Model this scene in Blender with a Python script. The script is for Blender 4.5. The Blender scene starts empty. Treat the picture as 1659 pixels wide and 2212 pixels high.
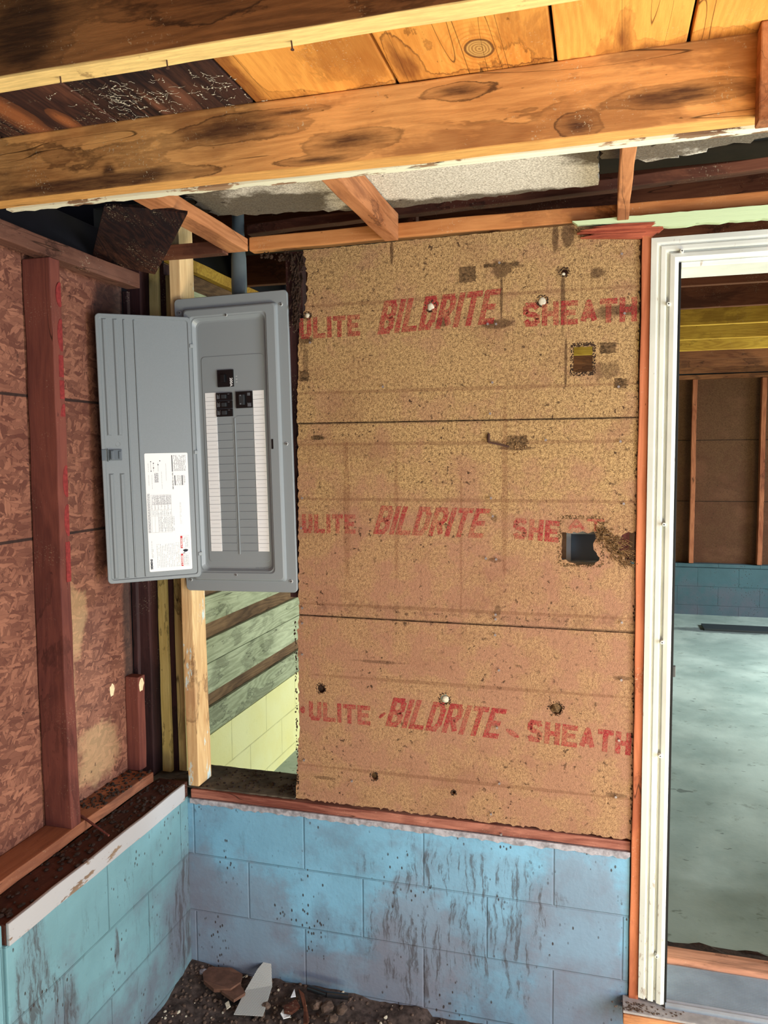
import bpy, bmesh, math, random
from mathutils import Vector, Matrix
S = bpy.context.scene
COL = S.collection
R_ = random.Random(7)

# ------------------------------------------------------------------ camera
YAW, PITCH, ROLL, FPX = -0.27116, -0.07277, 0.00695, 1681.2
CAM = Vector((0.0, -2.3, 1.8))
_f = Vector((math.sin(YAW)*math.cos(PITCH), math.cos(YAW)*math.cos(PITCH), math.sin(PITCH)))
_r = Vector((math.cos(YAW), -math.sin(YAW), 0)); _d = _f.cross(_r)
_c, _s = math.cos(ROLL), math.sin(ROLL)
RT = _c*_r + _s*_d; DN = -_s*_r + _c*_d
cam = bpy.data.cameras.new('camera'); camo = bpy.data.objects.new('camera', cam); COL.objects.link(camo)
m = Matrix((RT, -DN, -_f)).transposed().to_4x4(); m.translation = CAM
camo.matrix_world = m
cam.sensor_fit = 'VERTICAL'; cam.sensor_height = 36.0; cam.lens = FPX/2212*36.0
cam.clip_start = 0.02
S.camera = camo

def hit(px, py, ax, val):
    d = RT*((px-829.5)/FPX) + DN*((py-1106)/FPX) + _f
    return CAM + d*((val-CAM[ax])/d[ax])

# ------------------------------------------------------------------ light
W = bpy.data.worlds.new('world'); S.world = W; W.use_nodes = True
bg = W.node_tree.nodes['Background']; bg.inputs[0].default_value = (0.64, 0.70, 1.0, 1); bg.inputs[1].default_value = 0.26

def area(name, loc, target, size, size_y, power, color, spread=180):
    l = bpy.data.lights.new(name, 'AREA'); l.shape = 'RECTANGLE'; l.size = size; l.size_y = size_y
    l.energy = power; l.color = color; l.spread = math.radians(spread)
    o = bpy.data.objects.new(name, l); COL.objects.link(o); o.location = loc
    o.rotation_euler = (Vector(target)-Vector(loc)).to_track_quat('-Z', 'Y').to_euler()
    return o
area('daylight_side_opening', (2.0, -1.35, 1.2), (-0.9, -0.3, 1.1), 1.0, 1.7, 92, (0.95, 0.97, 1.0))
area('daylight_back_opening', (2.3, -4.2, 1.1), (0.2, 0, 0.8), 2.0, 1.4, 44, (0.84, 0.92, 1.0))
area('ground_bounce', (0.7, -1.75, 0.05), (0.05, -0.95, 2.5), 1.5, 1.1, 108, (1.0, 0.88, 0.58))
area('garage_side_opening', (4.4, 3.9, 2.0), (1.3, 3.9, 0.1), 2.0, 0.9, 185, (0.84, 0.98, 1.0), 120)
area('garage_ground_bounce', (2.4, 3.2, 0.14), (1.0, 3.2, 2.6), 1.6, 2.2, 150, (1.0, 0.92, 0.45))
S.view_settings.view_transform = 'Standard'; S.view_settings.look = 'None'
S.view_settings.exposure = 0.0; S.view_settings.gamma = 1.0; S.view_settings.use_curve_mapping = False

# ------------------------------------------------------------------ node helper
def lin(c):
    o = []
    for v in c[:3]:
        v /= 255.0
        o.append(v/12.92 if v <= 0.04045 else ((v+0.055)/1.055)**2.4)
    return (*o, 1.0)

class NT:
    def __init__(s, name, rough=0.8, spec=0.25, metal=0.0):
        s.m = bpy.data.materials.new(name); s.m.use_nodes = True
        s.t = s.m.node_tree; s.b = s.t.nodes['Principled BSDF']
        s.b.inputs['Roughness'].default_value = rough
        s.b.inputs['Specular IOR Level'].default_value = spec
        s.b.inputs['Metallic'].default_value = metal
        s.pos = s.n('ShaderNodeNewGeometry').outputs['Position']
    def n(s, t): return s.t.nodes.new(t)
    def put(s, sock, v):
        if isinstance(v, bpy.types.NodeSocket): s.t.links.new(v, sock)
        elif isinstance(v, (tuple, list)) and sock.type == 'RGBA': sock.default_value = tuple(v) if len(v) == 4 else (*v, 1)
        else: sock.default_value = v
    def math(s, op, a, b=0.0, c=0.0, clamp=False):
        n = s.n('ShaderNodeMath'); n.operation = op; n.use_clamp = clamp
        s.put(n.inputs[0], a); s.put(n.inputs[1], b); s.put(n.inputs[2], c); return n.outputs[0]
    def vm(s, op, a, b=(0, 0, 0)):
        n = s.n('ShaderNodeVectorMath'); n.operation = op
        s.put(n.inputs[0], a); s.put(n.inputs[1], b)
        return n.outputs['Value'] if op in ('LENGTH', 'DISTANCE', 'DOT_PRODUCT') else n.outputs[0]
    def map(s, v, loc=(0, 0, 0), rot=(0, 0, 0), sc=(1, 1, 1)):
        n = s.n('ShaderNodeMapping'); s.put(n.inputs['Vector'], v)
        n.inputs['Location'].default_value = loc; n.inputs['Rotation'].default_value = rot; n.inputs['Scale'].default_value = sc
        return n.outputs[0]
    def noise(s, v, scale, detail=4, rough=0.55, dist=0.0, col=False):
        n = s.n('ShaderNodeTexNoise'); s.put(n.inputs['Vector'], v)
        n.inputs['Scale'].default_value = scale; n.inputs['Detail'].default_value = detail
        n.inputs['Roughness'].default_value = rough; n.inputs['Distortion'].default_value = dist
        return n.outputs['Color' if col else 'Fac']
    def vor(s, v, scale, feature='F1', out='Distance', rnd=1.0):
        n = s.n('ShaderNodeTexVoronoi'); s.put(n.inputs['Vector'], v); n.feature = feature
        n.inputs['Scale'].default_value = scale; n.inputs['Randomness'].default_value = rnd
        return n.outputs[out]
    def rng(s, v, a, b, c=0.0, d=1.0):
        n = s.n('ShaderNodeMapRange'); n.interpolation_type = 'SMOOTHSTEP'
        s.put(n.inputs['Value'], v); n.inputs['From Min'].default_value = a; n.inputs['From Max'].default_value = b
        n.inputs['To Min'].default_value = c; n.inputs['To Max'].default_value = d; return n.outputs[0]
    def mix(s, f, a, b, mode='MIX'):
        n = s.n('ShaderNodeMix'); n.data_type = 'RGBA'; n.blend_type = mode
        s.put(n.inputs[0], f); s.put(n.inputs[6], a); s.put(n.inputs[7], b); return n.outputs[2]
    def xyz(s, v):
        n = s.n('ShaderNodeSeparateXYZ'); s.put(n.inputs[0], v); return n.outputs
    def comb(s, x, y, z=0.0):
        n = s.n('ShaderNodeCombineXYZ'); s.put(n.inputs[0], x); s.put(n.inputs[1], y); s.put(n.inputs[2], z); return n.outputs[0]
    def bump(s, h, strength=0.4, dist=0.004):
        n = s.n('ShaderNodeBump'); n.inputs['Strength'].default_value = strength; n.inputs['Distance'].default_value = dist
        s.put(n.inputs['Height'], h); s.put(s.b.inputs['Normal'], n.outputs[0])
    def col(s, c): s.put(s.b.inputs['Base Color'], c); return s
    def rand(s):
        return s.n('ShaderNodeObjectInfo').outputs['Random']
    def local(s):
        # object space plus a per-object shift so no two boards repeat
        p = s.n('ShaderNodeTexCoord').outputs['Object']
        r = s.math('MULTIPLY', s.rand(), 37.0)
        return s.vm('ADD', p, s.comb(r, r, r))
    def blobs(s, plane, items, wob=0.5, wscale=14, raw=False, stretch=(1, 1, 1)):
        """stains with their own shape: items (u, v, ru, rv) in metres on plane axes"""
        p = s.xyz(s.pos); u, v = p[plane[0]], p[plane[1]]
        q = s.noise(s.map(s.pos, sc=stretch), wscale, 7, 0.62 if raw else 0.68)
        q = s.math('MULTIPLY', s.math('SUBTRACT', q, 0.5), wob*2)
        out = None
        for (cu, cv, ru, rv) in items:
            a = s.math('MULTIPLY', s.math('SUBTRACT', u, cu), 1/ru)
            b = s.math('MULTIPLY', s.math('SUBTRACT', v, cv), 1/rv)
            d = s.math('SQRT', s.math('ADD', s.math('MULTIPLY', a, a), s.math('MULTIPLY', b, b)))
            if raw: out = d if out is None else s.math('SMOOTH_MIN', out, d, 0.4)
            else:
                k = s.rng(s.math('ADD', d, q), 0.70, 1.12, 1.0, 0.0)
                out = k if out is None else s.math('MAXIMUM', out, k)
        return s.math('ADD', out, q) if raw else out

def plain(name, c, rough=0.7, metal=0.0, spec=0.3, var=0.0, scale=30, bump=0.0):
    n = NT(name, rough, spec, metal)
    base = lin(c)
    if var:
        k = n.noise(n.local(), scale, 5, 0.6)
        dk = tuple(x*(1-var) for x in base[:3])+(1,); n.col(n.mix(n.rng(k, 0.3, 0.7), dk, base))
        if bump: n.bump(k, bump, 0.002)
    else: n.col(base)
    return n.m

def wood(name, axis, light, dark, grain=0.5, stain=None, stain_amt=0.5, stain_scale=5.0, specks=0.0, rough=0.75, blobs=None, blobcol=None, painted=None, paint_amt=0.5, knots=True, fine=1.0, clean=None, oval=None):
    """sawn lumber running along `axis` (0,1,2)"""
    n = NT(name, rough, 0.2)
    L = n.local()
    sc = [1, 1, 1]; sc[axis] = 0.09
    v = n.map(L, sc=tuple(sc))
    warp = n.noise(n.map(L, sc=tuple([1 if i != axis else 0.25 for i in range(3)])), 5.0, 3, 0.5)
    ring = n.noise(v, 9.0, 2, 0.45)
    rings = n.math('SINE', n.math('MULTIPLY', n.math('ADD', ring, n.math('MULTIPLY', warp, 0.35)), 95.0))
    rings = n.rng(rings, -0.9, 1.0)
    fin = n.noise(v, 170.0*fine, 4, 0.7)
    tone = n.noise(L, 2.2, 3, 0.5)
    g = n.math('ADD', n.math('MULTIPLY', rings, 0.5*grain), n.math('MULTIPLY', n.rng(fin, 0.3, 0.7), 0.55*grain))
    g = n.math('ADD', g, n.rng(tone, 0.35, 0.7, 0.0, 0.55), clamp=True)
    c = n.mix(g, lin(light), lin(dark))
    h = fin
    if knots:
        kv = n.map(L, sc=tuple([1 if i != axis else 0.55 for i in range(3)]))
        kd = n.vor(kv, 2.7)
        kd = n.math('ADD', kd, n.math('MULTIPLY', n.noise(L, 30, 3), 0.05))
        kr = n.math('SINE', n.math('MULTIPLY', kd, 260.0))
        halo = n.math('MULTIPLY', n.rng(kd, 0.07, 0.15, 1.0, 0.0), n.rng(kr, -0.6, 1.0, 0.25, 0.7))
        c = n.mix(halo, c, tuple(x*0.45 for x in lin(dark)[:3])+(1,))
        c = n.mix(n.rng(kd, 0.045, 0.065, 0.85, 0.0), c, tuple(x*0.28 for x in lin(dark)[:3])+(1,))
    if stain:
        sn = n.noise(n.map(L, sc=tuple([1 if i != axis else 0.45 for i in range(3)])), stain_scale, 6, 0.62, 0.4)
        lo = 0.62-0.22*stain_amt
        brk = n.noise(v, 60, 5, 0.7)
        sn = n.math('ADD', sn, n.math('MULTIPLY', n.math('SUBTRACT', brk, 0.5), 0.16))
        f = n.rng(sn, lo, lo+0.09)
        edge = n.math('MULTIPLY', n.math('MULTIPLY', n.rng(sn, lo-0.005, lo+0.014), n.rng(sn, lo+0.014, lo+0.05, 1, 0)), n.rng(tone, 0.45, 0.6))
        c = n.mix(n.math('MULTIPLY', f, 0.5), c, lin(stain))
        c = n.mix(n.math('MULTIPLY', edge, 0.6), c, tuple(x*0.4 for x in lin(stain)[:3])+(1,))
    if blobs:
        pl, items, wob = blobs
        F = n.blobs(pl, items, wob, 7, True, tuple([1 if i != axis else 0.35 for i in range(3)]))
        f = n.rng(F, 0.88, 1.0, 1.0, 0.0)
        core = n.rng(F, 0.15, 0.85, 1.0, 0.0)
        edge = n.math('MULTIPLY', n.rng(F, 0.86, 0.97), n.rng(F, 0.97, 1.05, 1.0, 0.0))
        amt = n.math('ADD', n.math('MULTIPLY', core, 0.55), n.math('ADD', 0.22, n.math('MULTIPLY', n.rng(fin, 0.35, 0.65), 0.16)))
        c = n.mix(n.math('MULTIPLY', f, amt), c, lin(blobcol))
        c = n.mix(n.math('MULTIPLY', edge, n.rng(tone, 0.35, 0.6, 0.25, 0.8)), c, tuple(x*0.6 for x in lin(blobcol)[:3])+(1,))
    if painted:
        pn = n.noise(n.map(L, sc=tuple([1 if i != axis else 0.3 for i in range(3)])), 22, 6, 0.7)
        c = n.mix(n.rng(pn, 0.62-0.3*paint_amt, 0.66-0.3*paint_amt), c, lin(painted))
    if oval:
        pw = n.xyz(n.pos); wv = n.math('MULTIPLY', n.math('SUBTRACT', n.noise(n.pos, 25, 4), 0.5), 0.35)
        du = n.math('MULTIPLY', n.math('SUBTRACT', pw[0], oval[0]), 1/oval[2]); dv = n.math('MULTIPLY', n.math('SUBTRACT', pw[1], oval[1]), 1/oval[3])
        dd = n.math('ADD', n.math('SQRT', n.math('ADD', n.math('MULTIPLY', du, du), n.math('MULTIPLY', dv, dv))), wv)
        rg = n.rng(n.math('SINE', n.math('MULTIPLY', dd, 17.0)), -0.2, 1.0)
        c = n.mix(n.math('MULTIPLY', rg, n.rng(dd, 1.0, 3.8, 0.6, 0.0)), c, lin(dark))
        c = n.mix(n.rng(dd, 0.92, 1.0, 0.75, 0.0), c, n.mix(n.rng(n.math('SINE', n.math('MULTIPLY', dd, 30.0)), -1, 1), lin((196, 160, 96)), lin((136, 104, 62))))
        c = n.mix(n.math('MULTIPLY', n.rng(dd, 0.84, 0.95), n.rng(dd, 0.98, 1.12, 0.85, 0.0)), c, lin((84, 46, 24)))
    nick = n.noise(n.map(L, loc=(9, 2, 5), sc=tuple([1 if i != axis else 0.4 for i in range(3)])), 75, 3, 0.6)
    c = n.mix(n.rng(nick, 0.70, 0.76, 0, 0.7), c, tuple(x*0.3 for x in lin(dark)[:3])+(1,))
    if specks:
        sp = n.noise(L, 230, 2, 0.5); cl = n.noise(L, 7, 5, 0.7)
        f = n.math('MULTIPLY', n.rng(sp, 0.62, 0.68), n.rng(cl, 0.5, 0.66))
        c = n.mix(n.math('MULTIPLY', f, specks), c, lin((205, 195, 165)))
    if clean:
        # lower edge once covered by a lath: paler wood, bounced light painted in too
        zz_ = n.xyz(n.pos)[2]
        cc = n.mix(n.rng(fin, 0.3, 0.7), lin(clean[1]), tuple(x*0.72 for x in lin(clean[1])[:3])+(1,))
        dd = n.rng(n.noise(L, 16, 5, 0.7), 0.62, 0.72, 0.0, 0.6)
        cc = n.mix(dd, cc, lin(dark))
        c = n.mix(n.rng(zz_, clean[0]+0.0025, clean[0]+0.004, 0.9, 0.0), c, cc)
    crack = n.rng(n.math('ABSOLUTE', n.math('SUBTRACT', n.noise(n.map(L, loc=(3, 3, 3), sc=tuple([1 if i != axis else 0.05 for i in range(3)])), 11.0, 2), 0.56)), 0.0, 0.003, 1.0, 0.0)
    c = n.mix(n.math('MULTIPLY', crack, 0.75), c, (0.012, 0.006, 0.003, 1))
    n.col(c)
    n.bump(n.math('SUBTRACT', h, n.math('MULTIPLY', crack, 1.2)), 0.35, 0.0015)
    return n.m

# ------------------------------------------------------------------ materials
def fiberboard(name, printed=False, fade=0.0, a=(206, 170, 120), b=(86, 60, 40), pink=(172, 128, 102), far=False):
    n = NT(name, 0.95, 0.08)
    P = n.pos
    f1 = n.noise(P, 330, 2, 0.6); f2 = n.noise(P, 115, 3, 0.65); f3 = n.noise(P, 9, 5, 0.6)
    g = n.math('ADD', n.math('MULTIPLY', n.rng(f1, 0.32, 0.68), 0.55), n.math('MULTIPLY', n.rng(f2, 0.3, 0.7), 0.45), clamp=True)
    c = n.mix(g, lin(b), lin(a))
    pk = n.mix(g, tuple(x*0.62 for x in lin(pink)[:3])+(1,), lin(pink))
    z = n.xyz(P)[2]
    band = n.math('ADD', n.rng(z, 2.0, 1.35, 0.0, 0.85), n.rng(f3, 0.4, 0.66, -0.35, 0.45), clamp=True)
    c = n.mix(band, c, pk)
    # soft weather blotches
    bl = n.noise(n.map(P, sc=(1, 1, 1.6)), 3.3, 6, 0.62)
    c = n.mix(n.rng(bl, 0.5, 0.68, 0, 0.36), c, lin((124, 84, 66)))
    # mildew specks, in colonies
    ms = n.noise(P, 62, 3, 0.6); mc = n.noise(P, 5.5, 4, 0.6)
    md = n.math('MULTIPLY', n.rng(ms, 0.585, 0.66), n.rng(mc, 0.42, 0.62, 0.18, 0.95))
    c = n.mix(md, c, lin((70, 52, 40)))
    if not far:
        # horizontal washed lines at the nail rows and wet streaks
        rows = [(-0.41, r, 0.62, 0.006) for r in (2.262, 1.995, 1.835, 1.664, 1.33, 1.10, 0.80)]
        sb = n.math('MULTIPLY', n.rng(n.math('ABSOLUTE', n.math('SUBTRACT', z, 1.325)), 0.005, 0.035, 1.0, 0.0), n.rng(n.noise(P, 22, 6, 0.7), 0.45, 0.62))
        c = n.mix(n.math('MULTIPLY', sb, 0.5), c, lin((96, 66, 54)))
        rf = n.blobs((0, 2), rows, 0.55, 7)
        c = n.mix(n.math('MULTIPLY', rf, 0.4), c, lin((110, 74, 54)))
        sta = []
        def S_(px, py, rx, ry):
            h = hit(px, py, 1, 0); sta.append((h.x, h.z, rx/690, ry/690))
        for q in [(1082, 583, 22, 18), (1083, 640, 3, 55), (1075, 700, 36, 10), (1216, 650, 5, 70), (1222, 780, 3, 55), (1200, 512, 7, 32), (1227, 505, 14, 26),
                  (1290, 590, 14, 12), (1112, 968, 36, 5), (657, 812, 12, 12), (660, 735, 18, 8), (846, 545, 4, 26), (955, 695, 14, 10),
                  (1345, 670, 60, 12), (1215, 588, 13, 12), (1310, 800, 26, 18), (685, 945, 14, 6), (1070, 1210, 16, 5), (1105, 575, 30, 5), (1300, 680, 30, 9), (660, 780, 7, 40), (650, 700, 7, 60),
                  (1075, 1320, 7, 14), (1068, 1120, 7, 8), (1345, 1465, 20, 5), (1330, 1718, 20, 5), (820, 1430, 60, 4), (700, 1680, 26, 4), (5000, 1285, 60, 12)]:
            S_(*q)
        h = len(sta)//2
        f = n.math('MAXIMUM', n.blobs((0, 2), sta[:h], 0.7, 34), n.math('MULTIPLY', n.blobs((0, 2), sta[h:], 0.8, 34), 0.7))
        c = n.mix(n.math('MULTIPLY', f, 0.72), c, n.mix(g, lin((46, 32, 25)), lin((84, 58, 42))))
        sj = n.math('MINIMUM', n.math('ABSOLUTE', n.math('SUBTRACT', z, 1.2915)), n.math('ABSOLUTE', n.math('SUBTRACT', z, 1.9005)))
        c = n.mix(n.rng(sj, 0.001, 0.006, 0.6, 0.0), c, lin((48, 34, 28)))
        vs = n.blobs((0, 2), [(5.0, 1.3, 0.1, 0.1), (-0.40, 1.55, 0.004, 0.26), (-0.76, 1.62, 0.012, 0.25), (-0.27, 1.7, 0.01, 0.3), (-0.6, 1.62, 0.008, 0.22)], 0.8, 20)
        c = n.mix(n.math('MULTIPLY', vs, 0.3), c, lin((105, 62, 44)))
    if printed:
        wear = n.math('ADD', n.noise(P, 150, 3, 0.7), n.math('MULTIPLY', n.noise(P, 17, 4, 0.6), 0.8))
        c = n.mix(n.rng(wear, 0.70+fade*0.12, 1.05+fade*0.15, 0.5-fade*0.3, 0.95), c, n.mix(g, lin((112, 26, 36)), lin((168, 50, 56))))
    n.col(c)
    n.bump(n.math('ADD', f1, n.math('MULTIPLY', f2, 1.2)), 0.75, 0.0022)
    return n.m

def blockwork(name, ax, base, z0=0.045, off=0.0, dirt=1.0, paint2=None, left=False):
    """painted concrete block: courses 0.2 high, 0.4 long"""
    n = NT(name, 0.55, 0.35)
    P = n.pos; p = n.xyz(P); u = p[ax]
    br = n.n('ShaderNodeTexBrick'); br.offset = 0.5; br.squash = 1
    n.put(br.inputs['Vector'], n.comb(n.math('ADD', u, off+20.0), n.math('SUBTRACT', p[2], z0-4.0)))
    for k, v in (('Scale', 1.0), ('Mortar Size', 0.004), ('Mortar Smooth', 0.6), ('Brick Width', 0.4), ('Row Height', 0.2)): br.inputs[k].default_value = v
    mort = br.outputs['Fac']
    t = n.noise(P, 3.0, 4, 0.6)
    c = n.mix(n.rng(t, 0.3, 0.7), lin(base), lin(paint2 or tuple(min(255, x*1.13) for x in base)))
    wear = n.noise(P, 45, 5, 0.7)
    c = n.mix(n.rng(wear, 0.6, 0.8, 0, 0.5), c, tuple(x*0.6 for x in lin(base)[:3])+(1,))
    c = n.mix(n.math('MULTIPLY', mort, n.rng(n.noise(P, 9, 4), 0.35, 0.65, 0.15, 0.5)), c, tuple(x*0.42 for x in lin(base)[:3])+(1,))
    if dirt:
        # grey-mauve grime rising from the floor and mildew streaks running down
        lowf = n.math('ADD', n.rng(p[2], 0.02, 0.62, 0.95, 0.0), n.rng(n.noise(P, 4.2, 6, 0.65), 0.35, 0.7, -0.55, 0.5), clamp=True)
        c = n.mix(n.math('MULTIPLY', lowf, 0.72*dirt), c, lin((96, 94, 108)))
        sv = n.comb(n.math('ADD', n.math('MULTIPLY', u, 62.0), n.math('MULTIPLY', n.noise(P, 9, 3), 3.0)), n.math('MULTIPLY', p[2], 6.5), n.math('MULTIPLY', n.noise(P, 30, 3), 0.6))
        s1 = n.noise(sv, 1.0, 6, 0.72); reg = n.noise(n.comb(n.math('MULTIPLY', u, 3.0), n.math('MULTIPLY', p[2], 1.6)), 1.0, 3, 0.5)
        st = n.math('MULTIPLY', n.rng(s1, 0.56, 0.66), n.rng(reg, 0.44, 0.62))
        if not left:
            reg2 = n.blobs((0, 2), [(-0.50, 0.30, 0.22, 0.30), (-0.26, 0.38, 0.15, 0.25)], 1.3, 6)
            grm = n.blobs((0, 2), [(-0.05, 0.3, 0.15, 0.4), (-1.22, 0.2, 0.35, 0.25), (-0.8, 0.12, 0.4, 0.08), (-0.55, 0.2, 0.15, 0.3)], 1.2, 3)
            c = n.mix(n.math('MULTIPLY', grm, 0.5), c, lin((122, 120, 134)))
            st = n.math('MAXIMUM', n.math('MULTIPLY', st, 0.25), n.math('MULTIPLY', n.rng(s1, 0.50, 0.62), reg2))
            c = n.mix(n.math('MULTIPLY', reg2, 0.2), c, lin((120, 120, 134)))
        else:
            reg2 = n.blobs((1, 2), [(-0.77, 0.50, 0.07, 0.2), (-0.72, 0.30, 0.12, 0.2), (-0.02, 0.25, 0.13, 0.22), (-0.42, 0.37, 0.012, 0.07)], 0.9, 7)
            st = n.math('MAXIMUM', n.math('MULTIPLY', st, 0.5), n.math('MULTIPLY', n.rng(s1, 0.46, 0.58), reg2))
            c = n.mix(n.math('MULTIPLY', reg2, 0.25), c, lin((92, 84, 100)))
        c = n.mix(n.math('MULTIPLY', st, 0.72), c, lin((66, 60, 62)))
        dots = n.vor(n.map(P, sc=(1, 1, 0.55)), 70); dc = n.noise(P, 6, 3, 0.6)
        c = n.mix(n.math('MULTIPLY', n.rng(dots, 0.16, 0.24, 1, 0), n.rng(dc, 0.52, 0.6, 0, 0.9)), c, lin((52, 40, 34)))
    n.col(c)
    hgt = n.math('SUBTRACT', n.math('MULTIPLY', n.noise(P, 75, 4, 0.6), 0.5), n.math('MULTIPLY', mort, 1.3))
    n.bump(hgt, 0.6, 0.004)
    return n.m

def osb_mat(name):
    n = NT(name, 0.7, 0.3)
    P = n.xyz(n.pos); v0 = n.comb(P[1], P[2], 0.0)
    c = None; hh = None
    for i, (ang, sx, sy, s) in enumerate(((0.6, 1, 3.4, 19), (-0.8, 1, 3.0, 23), (1.5, 1, 4.2, 20), (2.3, 1, 3.6, 28), (0.1, 1, 5.0, 22))):
        v = n.map(n.map(n.vm('ADD', v0, n.vm('MULTIPLY', n.noise(v0, 14, 3, 0.6, col=True), (0.03, 0.03, 0))), loc=(i*7.3, i*3.1, 0), rot=(0, 0, ang)), sc=(sx, sy, 1))
        v = n.vm('ADD', v, n.vm('SCALE', n.noise(v0, 11, 3, 0.6, col=True), (0, 0, 0))) if False else v
        cc = n.vor(v, s, out='Color'); x = n.xyz(cc)
        shade = n.mix(x[0], lin((100, 62, 52)), lin((168, 116, 94)))
        shade = n.mix(n.math('MULTIPLY', n.noise(n.map(v, sc=(1, 6, 1)), 38, 3, 0.6), 0.5), shade, lin((78, 40, 32)))
        ed = n.vor(v, s, feature='DISTANCE_TO_EDGE'); shade = n.mix(n.rng(ed, 0.0, 0.05, 0.6, 0.0), shade, lin((66, 36, 30)))
        if c is None: c = shade; hh = x[1]
        else:
            f = n.rng(x[2], 0.60, 0.62)
            c = n.mix(f, c, shade); hh = n.math('ADD', n.math('MULTIPLY', hh, n.math('SUBTRACT', 1.0, f)), n.math('MULTIPLY', x[1], f))
    big = n.noise(n.pos, 4, 5, 0.6)
    c = n.mix(n.rng(big, 0.42, 0.7, 0, 0.5), c, lin((84, 44, 36)))
    pale = n.blobs((1, 2), [(-0.36, 1.05, 0.06, 0.3), (-0.20, 0.85, 0.14, 0.1), (-0.3, 1.3, 0.06, 0.12)], 0.9, 10)
    c = n.mix(n.math('MULTIPLY', pale, 0.35), c, lin((200, 172, 128)))
    dm = n.rng(n.noise(n.pos, 40, 4, 0.65), 0.66, 0.7)
    c = n.mix(n.math('MULTIPLY', dm, 0.7), c, lin((40, 26, 24)))
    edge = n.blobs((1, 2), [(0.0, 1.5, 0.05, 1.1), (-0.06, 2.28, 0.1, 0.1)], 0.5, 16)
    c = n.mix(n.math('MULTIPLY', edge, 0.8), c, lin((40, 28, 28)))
    jt = n.blobs((1, 2), [(-0.5, 1.972, 3, 0.0045), (-0.5, 1.572, 3, 0.0045)], 0.25, 30)
    c = n.mix(n.math('MULTIPLY', jt, 0.9), c, lin((34, 26, 26)))
    n.col(c); n.bump(hh, 0.6, 0.003)
    return n.m

ORG = ((214, 142, 70), (150, 84, 34))
M = {}
M['joist'] = wood('rough_joist_wood', 0, (238, 180, 112), (178, 122, 70), 0.5, (112, 66, 40), 0.42, 4.2, 0.8,
                  blobs=((0, 2), [(-1.9, 2.45, 0.72, 0.2), (-1.1, 2.405, 0.34, 0.02), (-0.70, 2.48, 0.17, 0.03), (-0.50, 2.43, 0.12, 0.03), (-0.62, 2.50, 0.14, 0.014), (-0.56, 2.4, 0.1, 0.012), (-0.05, 2.41, 0.05, 0.03), (-0.28, 2.5, 0.1, 0.02), (0.12, 2.44, 0.12, 0.02), (-1.05, 2.41, 0.02, 0.04)], 1.5), blobcol=(58, 34, 28), clean=(2.387, (226, 172, 100)))
M['joist_front'] = wood('front_joist_wood', 0, (156, 110, 68), (98, 66, 40), 0.55, (74, 46, 30), 0.42, 5, 0.7,
                  blobs=((0, 2), [(-0.86, 2.46, 0.08, 0.14), (-0.52, 2.47, 0.16, 0.06), (-0.36, 2.51, 0.24, 0.04), (-1.0, 2.52, 0.3, 0.03)], 1.6), blobcol=(50, 34, 26), clean=(2.387, (246, 214, 144)))
M['deck'] = wood('orange_roof_board', 1, (240, 172, 86), (192, 120, 50), 0.42, (128, 72, 32), 0.42, 6.5, 0.5,
                 blobs=((0, 1), [(0.0, -0.735, 1.5, 0.05), (-0.36, -0.82, 0.03, 0.08), (0.03, -0.8, 0.02, 0.1), (-0.69, -0.9, 0.03, 0.3), (-0.37, -0.85, 0.02, 0.1)], 1.8), blobcol=(124, 70, 32), oval=(-0.220, -0.845, 0.026, 0.034))
M['deck_streak'] = wood('dark_roof_board_with_orange_streak', 1, (104, 66, 52), (36, 25, 26), 0.7, (24, 19, 26), 0.95, 4.5, 0.8, blobs=((0, 1), [(-1.215, -0.86, 0.035, 0.16), (-1.13, -0.80, 0.02, 0.05)], 0.8), blobcol=(160, 98, 60))
M['deck_web'] = wood('dark_roof_board_with_streaks', 1, (100, 66, 52), (34, 25, 26), 0.8, (24, 19, 26), 0.9, 5.5, 1.0, blobs=((0, 1), [(-0.83, -0.83, 0.02, 0.10), (-0.90, -0.80, 0.012, 0.08)], 1.0), blobcol=(122, 80, 62))
M['deck_dark'] = wood('mouldy_roof_board', 1, (104, 66, 52), (36, 25, 26), 0.7, (24, 19, 26), 0.95, 4.5, 1.0)
M['deck_mid'] = wood('stained_roof_board', 1, (112, 74, 52), (42, 28, 26), 0.7, (30, 22, 26), 0.9, 4.0, 1.0)
M['header'] = wood('header_wood', 0, (206, 142, 88), (158, 94, 50), 0.4, (120, 68, 44), 0.25, 5, 0.3)
M['header_dark'] = wood('old_brown_and_shade_wood', 0, (120, 74, 54), (84, 46, 34), 0.5, (52, 30, 26), 0.5, 6, 0.4)
M['outlook'] = wood('outlooker_wood', 1, (196, 136, 92), (140, 86, 52), 0.45, (100, 58, 42), 0.3, 6, 0.3)
M['stud_red'] = wood('reddish_stud_wood', 2, (120, 68, 58), (76, 40, 40), 0.4, (70, 36, 34), 0.35, 4, 0.25)
M['plate_left'] = wood('left_plate_wood', 1, (170, 112, 82), (112, 66, 50), 0.4, (70, 40, 34), 0.3, 5, 0.3)
M['top_plate_left'] = wood('left_top_plate_wood', 1, (116, 80, 66), (80, 52, 44), 0.5, (54, 34, 30), 0.5, 6, 1.0)
M['ledge'] = wood('dark_ledge_wood', 1, (84, 50, 42), (46, 28, 26), 0.5, (32, 20, 20), 0.7, 8, 0.7, knots=False)
M['plate_back'] = wood('back_plate_wood', 0, (176, 116, 98), (112, 62, 52), 0.75, (80, 44, 38), 0.3, 5, 0.2)
M['plate_top'] = plain('dirty_plate_top', (92, 82, 70), 0.9, var=0.6, scale=18, bump=0.6)
M['dark_post'] = wood('dark_post_wood', 2, (70, 42, 42), (40, 24, 28), 0.5, (28, 18, 22), 0.5, 5, 0.4)
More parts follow.
